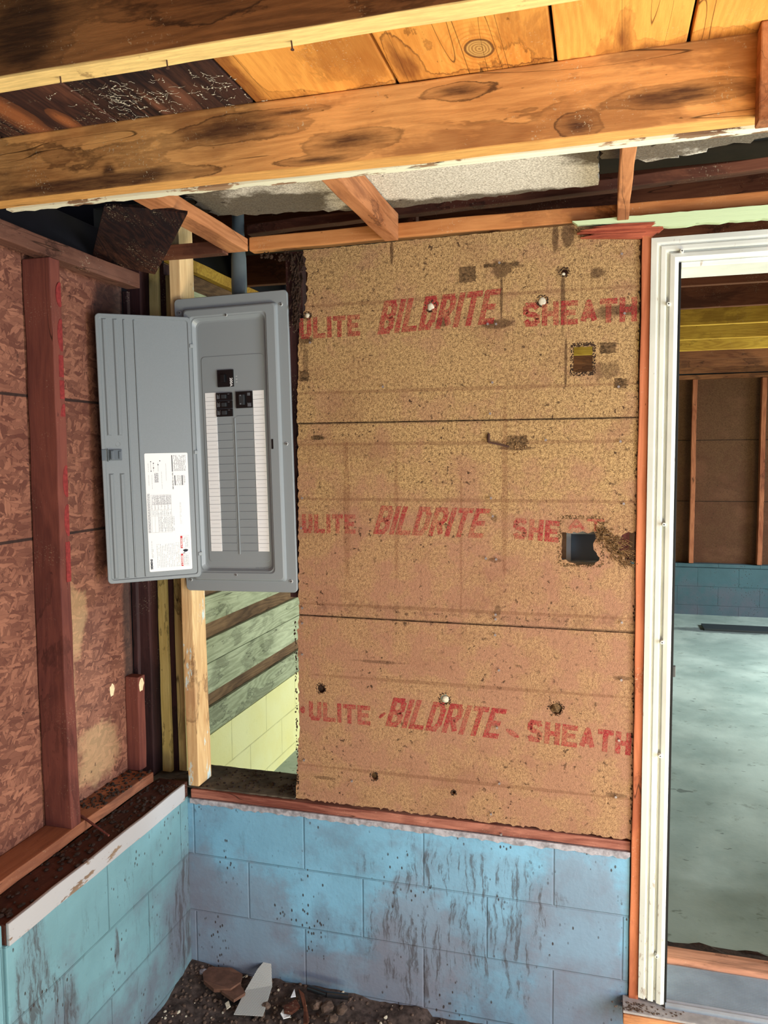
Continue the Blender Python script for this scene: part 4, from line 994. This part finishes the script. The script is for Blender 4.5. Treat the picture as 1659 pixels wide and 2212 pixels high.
# deadfront inner plate with embossed rows
bm = NB(); nested(bm, [(L(0.088, 0.306, VT(0.855), VT(0.19), 0.012), 0.001), (L(0.0885, 0.3055, VT(0.8545), VT(0.1905), 0.012), -0.0012), (L(0.09, 0.304, VT(0.853), VT(0.192), 0.011), -0.0016)], pm)
part('inner_plate', bm, M['steel'])
bm = NB(); R0 = 0.308; RH = 0.0256
for i in range(21):
    v = VT(R0+i*RH)
    if i >= 4: pbox(bm, 0.139, 0.193, v-0.0009, v+0.0009, -0.0034, -0.001, 0.0006)
    if i >= 3: pbox(bm, 0.208, 0.264, v-0.0009, v+0.0009, -0.0034, -0.001, 0.0006)
pbox(bm, 0.1985, 0.2015, VT(0.83), VT(0.39), -0.0045, -0.001, 0.001)
pbox(bm, 0.1925, 0.1938, VT(0.82), VT(0.387), -0.0026, -0.001, 0.0004)
part('knockout_ribs', bm, M['steel'])
for (u0, u1, side) in ((0.098, 0.137, 'left'), (0.266, 0.304, 'right')):
    bm = NB(); pbox(bm, u0, u1, VT(0.82), VT(0.306), -0.0026, -0.0014)
    s_ = part('circuit_label_strip', bm, M['white'], label='white blank circuit strip at the %s of the breakers' % side)
    bm = NB()
    for i in range(1, 20):
        v = VT(R0+i*RH); pbox(bm, u0, u1, v-0.0005, v+0.0005, -0.0029, -0.0025)
    for i in range(20):
        v = VT(R0+(i+0.5)*RH); pbox(bm, u0+0.005, u1-0.005, v-0.0002, v+0.0002, -0.0029, -0.0025)
    part('ruled_lines', bm, M['ink'], s_)
# breakers
def tx(s, size, u, v, y, rot, mat, par, bold=0.0, name='printed_text', align='LEFT', gap=1.0, sx=1.0):
    mt = Matrix.Translation(pm(u, v, y)) @ XZ @ Matrix.Rotation(rot, 4, 'Z')
    return part(name, text_bm(s, size, mt, 0.00015, bold, sx=sx, align=align, gap=gap), mat, par)
bm = NB(); pbox(bm, 0.146, 0.202, VT(0.290), VT(0.236), -0.006, 0.0, 0.001); mb = part('main_breaker', bm, M['black'])
bm = NB(); pbox(bm, 0.160, 0.176, VT(0.276), VT(0.25), -0.015, -0.006, 0.003); part('handle', bm, M['black'], mb)
tx('200A', 0.0125, 0.1905, VT(0.262), -0.0065, -math.pi/2, M['white'], mb, 0.0003)
for i in range(3):
    v1, v0 = VT(R0+i*RH+0.0006), VT(R0+(i+1)*RH-0.0006)
    bm = NB(); pbox(bm, 0.138, 0.195, v0, v1, -0.006, 0.0, 0.001); b = part('branch_breaker', bm, M['black'], label='single breaker, %s of the three in the left row' % ('top', 'middle', 'bottom')[i])
    bm = NB(); pbox(bm, 0.160, 0.176, v0+0.006, v1-0.006, -0.014, -0.006, 0.002); part('handle', bm, M['black2'], b)
    bm = NB()
    for k in range(4): pbox(bm, 0.142+k*0.0028, 0.1432+k*0.0028, v0+0.005+0.002*(k % 2), v1-0.004-0.002*(k % 3), -0.0063, -0.006)
    pbox(bm, 0.180, 0.186, v1-0.005, v1-0.004, -0.0063, -0.006)
    part('markings', bm, M['ink'], b)
v1, v0 = VT(R0-0.0006), VT(R0+2*RH+0.0006)
bm = NB(); pbox(bm, 0.208, 0.265, v0, v1, -0.006, 0.0, 0.001); b = part('double_breaker', bm, M['black'], label='two-pole breaker in the right row')
bm = NB(); pbox(bm, 0.222, 0.240, v0+0.010, v1-0.010, -0.015, -0.006, 0.002); part('handle', bm, M['black2'], b)
bm = NB()
for vv in (v1-0.013, v0+0.013): cyl(bm, pm(0.2285, vv, -0.0152), pm(0.2285, vv, -0.0145), 0.0022, 10)
for k in range(5): pbox(bm, 0.249+k*0.0026, 0.2502+k*0.0026, v0+0.004, v0+0.016-0.002*(k % 2), -0.0063, -0.006)
for k in range(4): pbox(bm, 0.249+k*0.0026, 0.2502+k*0.0026, v1-0.014, v1-0.005, -0.0063, -0.006)
part('markings', bm, M['ink'], b)
bm = NB(); pbox(bm, 0.3305, 0.3365, VT(0.493), VT(0.462), -0.0172, -0.012); part('latch_slot', bm, M['black'])
bm = NB()
for k in range(3): pbox(bm, 0.209, 0.214, VT(0.2585+k*0.009), VT(0.2575+k*0.009), -0.0022, -0.0014)
part('embossed_marks', bm, M['white'])
tx('SIEMENS', 0.012, 0.304, VT(0.872), -0.001, math.pi, M['steel_door'], cover, 0.0003, 'embossed_name', gap=1.15)
def screw(u, v, y, r=0.006):
    bm = NB(); c = pm(u, v, y); cyl(bm, c, c+Vector((0, -0.003, 0)), r, 16, r*0.8)
    s_ = part('cover_screw', bm, M['screw'])
    bm = NB(); a = pm(u, v, y-0.0032); box(bm, a.x-r*0.75, a.x+r*0.75, a.y-0.0003, a.y+0.0003, a.z-0.0008, a.z+0.0008); box(bm, a.x-0.0008, a.x+0.0008, a.y-0.0003, a.y+0.0003, a.z-r*0.75, a.z+r*0.75)
    part('cross_slot', bm, M['black'], s_)
for q in ((0.374, VT(0.045), -0.0035), (0.376, VT(0.478), -0.0035), (0.376, VT(0.915), -0.0035), (0.02, VT(0.045), -0.0035), (0.02, VT(0.915), -0.0035)): screw(*q)
screw(0.19, VT(0.066), -0.0145, 0.005); screw(0.19, VT(0.895), -0.0145, 0.005)
bm = NB(); pbox(bm, 0.022, PW-0.022, 0.03, PH-0.03, 0.0095, 0.10, 0.003); part('enclosure', bm, M['steel'], proot)

# door
DW, DH = 0.289, 0.838
droot = empty('door', (0, 0, 0)); droot.parent = proot
droot['label'] = 'open grey door of the panel with paper label'
def dm(u, v, y): return Vector((u-DW, y, v-DH/2))       # u: 0 free edge .. DW hinge ; y negative faces room
bm = NB()
nested(bm, [(L(0.001, DW-0.001, 0.001, DH-0.001, 0.012), 0.009), (L(0, DW, 0, DH, 0.013), 0.008), (L(0, DW, 0, DH, 0.013), -0.001), (L(0.0015, DW-0.0015, 0.0015, DH-0.0015, 0.012), -0.0025),
            (L(0.010, DW-0.010, 0.010, DH-0.010, 0.009), -0.0025), (L(0.0125, DW-0.0125, 0.0125, DH-0.0125, 0.009), 0.0005), (L(0.0135, DW-0.0135, 0.0135, DH-0.0135, 0.009), 0.0005)], dm, cap_first=True)
dl_ = part('door_leaf', bm, M['steel_door'], droot)
def dbox(bm, u0, u1, v0, v1, y0, y1, bev=0.0):
    a = dm(u0, v0, 0); b = dm(u1, v1, 0); box(bm, a.x, b.x, y0, y1, a.z, b.z, bev)
DT = lambda v: DH-v
def ridge(bm, u, v0, v1, w, h):
    # soft pressed rib with triangular section
    pts = [(u-w/2, 0.0008), (u-w*0.18, -h), (u+w*0.18, -h), (u+w/2, 0.0008)]
    A = [bm.verts.new(dm(p, v0+(0.004 if 0 < i < 3 else 0), y)) for i, (p, y) in enumerate(pts)]
    B = [bm.verts.new(dm(p, v1-(0.004 if 0 < i < 3 else 0), y)) for i, (p, y) in enumerate(pts)]
    for i in range(3): bm.faces.new((A[i], A[i+1], B[i+1], B[i]))
    bm.faces.new(A[::-1]); bm.faces.new(B)
bm = NB()
for u in (0.026, 0.058): ridge(bm, u, DT(0.375), DT(0.014), 0.016, 0.003)
ridge(bm, 0.084, DT(0.824), DT(0.014), 0.007, 0.003)
for u in (0.026, 0.058): ridge(bm, u, DT(0.824), DT(0.492), 0.016, 0.003)
ridge(bm, 0.114, DT(0.824), DT(0.014), 0.005, 0.0032)
part('pressed_ribs', bm, M['steel_door'], dl_)
bm = NB()
for k in range(20):
    t, t2 = 2*math.pi*k/20, 2*math.pi*(k+1)/20
    a = dm(0.050+0.007*math.cos(t), DT(0.402)+0.007*math.sin(t), 0.0004); b_ = dm(0.050+0.007*math.cos(t2), DT(0.402)+0.007*math.sin(t2), 0.0004); cyl(bm, a, b_, 0.0006, 5)
part('embossed_ring', bm, M['steel_door'], dl_)
bm = NB(); dbox(bm, -0.0005, 0.014, DT(0.452), DT(0.417), -0.006, 0.004, 0.0015); dbox(bm, 0.022, 0.060, DT(0.452), DT(0.418), -0.006, 0.001, 0.0015)
dbox(bm, 0.026, 0.036, DT(0.449), DT(0.421), -0.014, -0.006, 0.002); dbox(bm, 0.050, 0.058, DT(0.447), DT(0.423), -0.010, -0.006, 0.0015); dbox(bm, 0.0175, 0.020, DT(0.455), DT(0.415), -0.007, 0.0, 0.001)
part('latch', bm, M['greyplastic'], dl_)
for v in (0.085, 0.425, 0.756):
    bm = NB(); dbox(bm, DW-0.007, DW+0.006, DT(v+0.012), DT(v), -0.006, 0.004, 0.002); part('hinge_tab', bm, M['steel'], dl_)
# paper label on the door: reads upwards; a = along reading direction (up), b = down the page (to the right)
LU, LV = 0.127, DT(0.810)
LH_, LW_ = 0.378, 0.134
bm = NB(); nested(bm, [(rr_loop(LU, LU+LW_, LV, LV+LH_, 0.004), 0.0003), (rr_loop(LU, LU+LW_, LV, LV+LH_, 0.004), -0.0004)], dm)
lab = part('paper_label', bm, M['white'], dl_, label='white instruction label')
rl = random.Random(21)
def lrect(bm, a0, a1, b0, b1, y=-0.0007):
    dbox(bm, LU+b0, LU+b1, LV+a0, LV+a1, y, y+0.0002)
ink = NB(); dark = NB(); redb = NB()
def lines(a0, a1, b0, b1, pitch, wt=0.0007, dens=0.85, bmx=ink):
    b = b0
    while b < b1:
        a = a0
        while a < a1:
            l = rl.uniform(0.003, 0.010)
            if rl.random() < dens: lrect(bmx, a, min(a1, a+l), b, b+wt)
            a += l+rl.uniform(0.0008, 0.002)
        b += pitch
# bottom third : instructions beside the name
lines(0.012, 0.088, 0.026, 0.078, 0.0052, 0.0007); lines(0.045, 0.10, 0.010, 0.014, 0.003)
lines(0.012, 0.09, 0.083, 0.098, 0.0028, 0.0005, 0.6)
# middle table
lines(0.125, 0.25, 0.003, 0.010, 0.0016, 0.0008, 1.0)
for b in (0.014, 0.024, 0.034, 0.044, 0.054, 0.064, 0.076): lrect(ink, 0.125, 0.245, b, b+0.0004)
for a in (0.125, 0.178, 0.197, 0.214, 0.245): lrect(ink, a, a+0.0004, 0.014, 0.076)
lines(0.214, 0.243, 0.018, 0.076, 0.0028, 0.0011, 0.95); lines(0.181, 0.195, 0.018, 0.075, 0.006, 0.001, 0.8); lines(0.199, 0.212, 0.016, 0.075, 0.010, 0.0009, 0.9)
lines(0.128, 0.175, 0.036, 0.082, 0.0046, 0.001, 0.9)
lines(0.15, 0.22, 0.103, 0.107, 0.003, 0.0004, 0.9)
# top third : wiring diagram and small tables
for b in (0.018, 0.026, 0.040): lrect(dark, 0.32, 0.348, b, b+0.0005)
for a, b in ((0.32, 0.018), (0.33, 0.026), (0.345, 0.026), (0.35, 0.018), (0.34, 0.040), (0.352, 0.046)): lrect(dark, a, a+0.003, b-0.001, b+0.002)
lines(0.265, 0.355, 0.010, 0.012, 0.004, 0.0006, 0.7); lines(0.265, 0.31, 0.020, 0.021, 0.004, 0.0006, 1); lines(0.285, 0.315, 0.028, 0.040, 0.0018, 0.001, 1.0); lines(0.265, 0.32, 0.05, 0.053, 0.004, 0.0006, 1)
lrect(ink, 0.29, 0.345, 0.064, 0.0645)
lrect(dark, 0.318, 0.371, 0.083, 0.0855); lrect(dark, 0.274, 0.306, 0.090, 0.0925); lrect(dark, 0.274, 0.306, 0.113, 0.1155)
lines(0.320, 0.371, 0.089, 0.126, 0.003, 0.0011, 0.85); lines(0.274, 0.306, 0.095, 0.111, 0.003, 0.0009, 0.8); lines(0.274, 0.306, 0.118, 0.123, 0.002, 0.0007, 0.9); lines(0.262, 0.315, 0.083, 0.085, 0.0019, 0.001, 0.9, dark)
# danger boxes
for a0 in (0.012, 0.070):
    lrect(redb, a0, a0+0.040, 0.100, 0.1065, -0.0008)
    lrect(ink, a0, a0+0.040, 0.1275, 0.1278); lrect(ink, a0, a0+0.0004, 0.1065, 0.1278); lrect(ink, a0+0.040, a0+0.0404, 0.1065, 0.1278)
    lines(a0+0.003, a0+0.037, 0.1095, 0.125, 0.0032, 0.0008, 0.9)
clod_c = dm(LU+0.115, LV+0.061, -0.0008)
pts = [(LU+0.115+0.008*math.cos(t)*(1+0.15*math.sin(3*t)), LV+0.062+0.0045*math.sin(t)) for t in [2*math.pi*k/14 for k in range(14)]]
aa = [dark.verts.new(dm(u, v, -0.0009)) for u, v in pts]; dark.faces.new(aa)
lrect(dark, 0.053, 0.0545, 0.106, 0.113); lrect(dark, 0.0548, 0.058, 0.111, 0.1125)
part('fine_print', ink, M['ink'], lab); part('dark_print', dark, M['inkdark'], lab); rp = part('red_banner', redb, M['red'], lab)
def ltx(s, size, a, b, mat, bold=0.0, name='printed_text', rot=math.pi/2):
    mt = Matrix.Translation(dm(LU+b, LV+a, -0.0011)) @ XZ @ Matrix.Rotation(rot, 4, 'Z')
    return part(name, text_bm(s, size, mt, 0.0001, bold), mat, lab)
ltx('SIEMENS', 0.0088, 0.008, 0.0105, M['inkdark'], 0.00035)
ltx('DANGER', 0.0062, 0.0215, 0.1055, M['white'], 0.0002); ltx('PELIGRO', 0.0062, 0.0785, 0.1055, M['white'], 0.0002)
bm = NB()
for a0 in (0.0155, 0.073):
    vs = [bm.verts.new(dm(LU+0.1053, LV+a0-0.0005, -0.0011)), bm.verts.new(dm(LU+0.1053, LV+a0+0.0045, -0.0011)), bm.verts.new(dm(LU+0.1010, LV+a0+0.002, -0.0011))]; bm.faces.new(vs)
part('warning_triangles', bm, M['white'], lab)

proot.location = (-1.1325, -0.006, 1.8365); proot.rotation_euler = (0, math.radians(-1.15), 0)
# local hinge position
droot.location = (-1.264+1.1325, -0.018, 1.829-1.8365); droot.rotation_euler = (0, 0, math.atan2(0.18, 0.228))
tag(proot, 'grey electrical breaker panel with its door open, mounted on studs', 'electrical panel')

# conduit above the panel
bm = NB(); prof = [(2.30, 0.024, 0.020), (2.36, 0.027, 0.016), (2.44, 0.026, 0.015), (2.47, 0.021, 0.02), (2.62, 0.019, 0.019)]
prev = None
for z, rx, ry in prof:
    ring = [bm.verts.new((-1.142+rx*math.cos(2*math.pi*k/20)+0.0, 0.065+ry*math.sin(2*math.pi*k/20), z)) for k in range(20)]
    if prev:
        for k in range(20): bm.faces.new((prev[k], prev[(k+1) % 20], ring[(k+1) % 20], ring[k]))
    else: bm.faces.new(ring[::-1])
    prev = ring
bm.faces.new(prev)
tag(obj('conduit', bm, M['conduit'], smooth=True), 'grey plastic conduit rising from the top of the breaker panel', 'pipe')

# ================================================================== DOORWAY
lumber('jamb_stud', 0.101, 0.128, -0.010, 0.09, 0.168, 2.42, M['orange_stud'], 'orange wood strip between the sheathing and white door casing', 'board')
CZ0, CZ1 = 0.215, 2.384
prof = [(0.0, 0.0), (0.0, -0.018), (0.014, -0.022), (0.018, -0.022), (0.020, -0.017), (0.024, -0.017), (0.026, -0.024), (0.036, -0.026), (0.040, -0.026), (0.042, -0.018), (0.046, -0.018), (0.049, -0.030), (0.060, -0.034), (0.070, -0.030), (0.072, 0.0)]
droot2 = empty('door_1', (0.16, 0, CZ0)); droot2['kind'] = 'structure'
OX = 0.126; RX = 1.18
bm = NB()
def sweep(bm, path):
    prev = None
    for fn in path:
        ring = [bm.verts.new(fn(w, y)) for w, y in prof]
        if prev:
            for k in range(len(ring)-1): bm.faces.new((prev[k], prev[k+1], ring[k+1], ring[k]))
        else: bm.faces.new(ring[::-1])
        prev = ring
    bm.faces.new(prev)
sweep(bm, [lambda w, y: (OX+w, y, CZ0), lambda w, y: (OX+w, y, CZ1-w*0.98)])
obj('casing', bm, M['vinyl'], droot2)['label'] = 'weathered white side casing'
bm = NB(); sweep(bm, [lambda w, y: (OX+w, y, CZ1-w*0.98), lambda w, y: (RX-w, y, CZ1-w*0.98)])
obj('casing', bm, M['vinyl'], droot2)['label'] = 'weathered white head casing'
bm = NB(); sweep(bm, [lambda w, y: (RX-w, y, CZ1-w*0.98), lambda w, y: (RX-w, y, CZ0)])
obj('casing', bm, M['vinyl'], droot2)
# weatherstrip, jambs, head
IX = OX+0.072
bm = NB(); box(bm, IX-0.001, IX+0.005, -0.028, 0.012, CZ0+0.005, 2.312, 0.001); obj('weatherstrip', bm, M['rubber'], droot2)
bm = NB(); box(bm, IX-0.03, IX+0.004, 0.013, 0.20, 0.16, 2.315, 0.002); obj('jamb', bm, M['whitetrim'], droot2)
bm = NB(); box(bm, IX-0.03, RX-0.05, 0.013, 0.20, 2.316, 2.35, 0.002); box(bm, IX+0.005, RX-0.07, -0.02, 0.012, 2.300, 2.314, 0.002); obj('head_jamb', bm, M['vinyl'], droot2)
bm = NB(); box(bm, RX-0.08, RX-0.05, 0.013, 0.20, 0.16, 2.315, 0.002); obj('jamb', bm, M['whitetrim'], droot2)
for (px, py) in ((1444, 657), (1434, 1133), (1430, 1387), (1426, 1632), (1418, 2064), (1473, 543)):
    c = hit(px, py, 1, -0.03); bm = NB(); cyl(bm, (c.x, -0.024, c.z), (c.x, -0.037, c.z), 0.0058, 16, 0.0045)
    s_ = obj('casing_screw', bm, M['vinyl'], droot2)
    bm = NB(); cyl(bm, (c.x, -0.0365, c.z), (c.x, -0.0378, c.z), 0.002, 8); obj('recess', bm, M['black2'], s_)
c = hit(1457, 1455, 1, 0.0); bm = NB(); box(bm, IX+0.005, IX+0.016, 0.02, 0.03, c.z-0.016, c.z+0.016, 0.002); obj('strike_tab', bm, M['black2'], droot2)
# dark wedge in casing groove at corner mitre
# trim boards above the door
bm = NB()
pa = ragged([(*wx(1243, 487), 0.003), (*wx(1410, 500), 0.003), (*wx(1440, 507), 0.002), (2.2, 2.408, 0.002), (2.2, 2.447), (*wx(1236, 482), 0.002)], 0.02, 0.0015)
pa = ragged([(-0.07, 2.436, 0.002), (0.10, 2.424, 0.004), (0.17, 2.410, 0.004), (0.24, 2.412, 0.003), (2.2, 2.412), (2.2, 2.4465), (-0.085, 2.4465)], 0.02, 0.001)
prism(bm, pa, -0.020, 0.0)
tag(obj('door_head_trim', bm, M['greentrim']), 'flaking pale green trim board above the door casing', 'trim')
bm = NB()
for k in range(9):
    x0 = -0.075+R_.uniform(0, 0.05); x1 = 0.10+R_.uniform(0, 0.05); z = 2.435-0.003*k
    prism(bm, [(x0, z-0.010), (x0+0.03, z-0.013), (x1, z-0.016-0.001*k), (x1+0.012, z-0.010), (x0+0.06, z-0.006)], -0.012-R_.uniform(0, 0.012), -0.001)
tag(obj('splintered_wood', bm, M['split_wood']), 'splintered red wood slivers under the pale green trim', 'wood')
# remaining wall right of the door
bm = NB(); box(bm, RX+0.002, 2.4, 0.0, 0.1, 0.166, 2.446); tag(obj('wall_right_of_door', bm, M['fiber']), kind='structure').name = 'wall_right'
# sill assembly
sroot = empty('door_sill', (0.6, 0, 0.166)); tag(sroot, 'aluminium and wood threshold at the foot of the white doorway', 'threshold')
lumber('wood_nosing', 0.083, 1.3, -0.072, 0.0, 0.166, 0.196, M['sill_wood'], parent=sroot)
bm = NB(); box(bm, 0.083, 1.3, -0.070, 0.0, 0.1965, 0.203, 0.001)
obj('dusty_top', bm, plain('dusty_grey_paint', (170, 164, 162), 0.8, var=0.3, scale=40), sroot)
bm = NB()
n_ = 26
ring0 = []
ptsy = [(-0.028, 0.203), (-0.028, 0.212), (-0.022, 0.217), (-0.016, 0.213), (-0.010, 0.218)]
for k in range(n_):
    y = -0.004+0.150*k/n_; z = 0.215-0.05*(k/n_)*0; ptsy += [(y, 0.214+0.010*k/n_), (y+0.003, 0.2155+0.010*k/n_)]
ptsy += [(0.15, 0.224), (0.15, 0.2)]
prism(bm, ptsy, 0.20, 1.10, 'YZ')
obj('aluminium_tread', bm, M['alu'], sroot)['label'] = 'ribbed aluminium tread'
lumber('inner_step_board', 0.201, 1.10, 0.152, 0.20, 0.166, 0.242, M['step_wood'], parent=sroot)
lumber('inner_step_board', 0.201, 1.10, 0.2015, 0.245, 0.06, 0.225, M['step_wood'], parent=sroot)
bm = NB()
for k in range(120): clod(bm, (R_.gauss(0.105, 0.02) if k < 80 else R_.uniform(0.09, 0.25), R_.uniform(-0.065, -0.03), 0.2035), R_.uniform(0.001, 0.004), (1, 1, 0.7), k, 1)
tag(obj('sill_crumbs', bm, M['dirt_clod']), 'pale crumbs and fluff at the left end of the door sill', 'debris', kind='stuff')
# rough slab edge
bm = NB(); pa = ragged([(0.15, 0.25), (1.5, 0.25), (1.5, 0.458), (0.15, 0.458)], 0.02, 0.004); prism(bm, pa, 0.0, 0.112, 'XY')
for v in bm.verts: v.co.z += 0.006*math.sin(v.co.x*40) if v.co.z > 0.05 else 0
tag(obj('slab_edge', bm, M['char']), 'dark gritty strip of slab edge just inside the doorway', 'concrete')

# ================================================================== FLOOR DEBRIS
def rest(px, py, z=0.05): return hit(px, py, 2, z)
# scrim strip
tp = [rest(505, 2192, 0.035), rest(568, 2196, 0.05), rest(588, 2130, 0.075), rest(585, 2060, 0.11), rest(556, 2095, 0.09), rest(530, 2140, 0.055)]
bm = NB(); a = [bm.verts.new(p) for p in tp]; b = [bm.verts.new(p+Vector((0, 0, 0.002))) for p in tp]
bm.faces.new((a[0], a[1], a[5])); bm.faces.new((a[1], a[2], a[5])); bm.faces.new((a[2], a[4], a[5])); bm.faces.new((a[2], a[3], a[4]))
bm.faces.new((b[5], b[1], b[0])); bm.faces.new((b[5], b[2], b[1])); bm.faces.new((b[5], b[4], b[2])); bm.faces.new((b[4], b[3], b[2]))
for i in range(6):
    j = (i+1) % 6; bm.faces.new((a[i], a[j], b[j], b[i]))
tag(obj('scrim_scrap', bm, M['scrim']), 'white perforated strip of scrim standing in the dirt', 'scrap')
# black tube
bm = NB(); p0, p1, p2 = rest(666, 2134, 0.088), rest(706, 2148, 0.086), rest(752, 2153, 0.08)
cyl(bm, p0, p1, 0.0095, 16); cyl(bm, p1, p2, 0.0095, 16)
t = obj('tube_scrap', bm, M['tubeb'], smooth=False); tag(t, 'short shiny black tube lying against the blue wall', 'tube')
bm = NB(); cyl(bm, p0+(p0-p1).normalized()*0.001, p0, 0.007, 14); obj('tube_bore', bm, M['black2'], t)
def flake(name, pxs, z, th, mat, label, cat, group=None):
    p = [rest(x, y, z) for x, y in pxs]; bm = NB()
    a = [bm.verts.new(q+Vector((0, 0, R_.uniform(-0.003, 0.003)))) for q in p]; b = [bm.verts.new(v.co+Vector((0, 0, th))) for v in a]
    bm.faces.new(a[::-1]); bm.faces.new(b)
    for i in range(len(a)):
        j = (i+1) % len(a); bm.faces.new((a[i], a[j], b[j], b[i]))
    tag(obj(name, bm, mat), label, cat, group)
flake('board_flake', [(438, 2108), (452, 2094), (500, 2098), (524, 2110), (520, 2128), (498, 2144), (462, 2142), (440, 2126)], 0.055, 0.012, M['flatbrown'], 'flat brown board flake in the dirt near the wall corner', 'debris')
flake('board_flake', [(478, 2148), (520, 2134), (530, 2152), (505, 2166)], 0.05, 0.010, M['flatbrown'], 'small brown flake below the larger flat one', 'debris')
flake('wood_chip', [(645, 2142), (657, 2150), (668, 2205), (664, 2216), (655, 2214), (656, 2180)], 0.055, 0.008, M['header_dark'], 'long brown wood chip standing beside white chips', 'wood chip')
flake('wood_chip', [(612, 2178), (640, 2165), (648, 2178), (630, 2192), (614, 2190)], 0.05, 0.010, M['header_dark'], 'squat brown chip left of the long wood chip', 'wood chip')
flake('paint_chip', [(628, 2154), (636, 2138), (639, 2152)], 0.06, 0.003, M['white'], 'small white chip above the squat brown chip', 'chip')
flake('paint_chip', [(606, 2192), (614, 2178), (630, 2184), (626, 2198), (612, 2200)], 0.045, 0.003, M['white'], 'white chip below the squat brown chip', 'chip')
flake('paint_chip', [(486, 2168), (494, 2164), (498, 2174), (490, 2180)], 0.045, 0.003, M['insul'], 'cream chip left of the white scrim strip', 'chip')
for i, (px, py, r, lab) in enumerate(((440, 2100, 0.014, 'pale stone by the corner of the flat brown flake'), (683, 2170, 0.018, 'brown clod right of the long wood chip'), (706, 2175, 0.022, 'larger brown clod below the black tube'),
                                     (738, 2180, 0.018, 'brown clod under the right end of black tube'), (575, 2172, 0.014, 'small clod right of the scrim strip'), (720, 2200, 0.016, 'small pale clod at the bottom edge below black tube'), (540, 2128, 0.012, 'small clod behind the scrim strip'))):
    p = rest(px, py, 0.055); bm = NB(); clod(bm, p, r, (1, 1, 0.7), 60+i, 2, 0.22)
    tag(obj('dirt_clod' if i else 'pebble', bm, M['dirt_clod'] if i else M['mortar']), lab, 'clod' if i else 'stone')
bm = NB()
for i in range(900):
    x = -1.33+abs(R_.gauss(0, 0.45)); y = -abs(R_.gauss(0, 0.28))-0.005
    if x > 0.8: continue
    n1 = mn.noise(Vector((x*4, y*4, 0)))*0.018+mn.noise(Vector((x*17, y*17, 3)))*0.010
    rise = 0.035*max(0, 1-abs(y)/0.18)+0.02*max(0, 1-(x+1.34)/0.15)
    clod(bm, (x, y, 0.014+n1+rise*(0.3 if x > -0.5 else 1)), R_.uniform(0.0015, 0.007), (1, 1.2, 0.7), i, 1, mi=1 if R_.random() < 0.12 else 0)
tag(obj('soil_crumbs', bm, [M['dirt_clod'], M['insul']]), 'countless crumbs and pale specks over the soil', 'debris', kind='stuff')
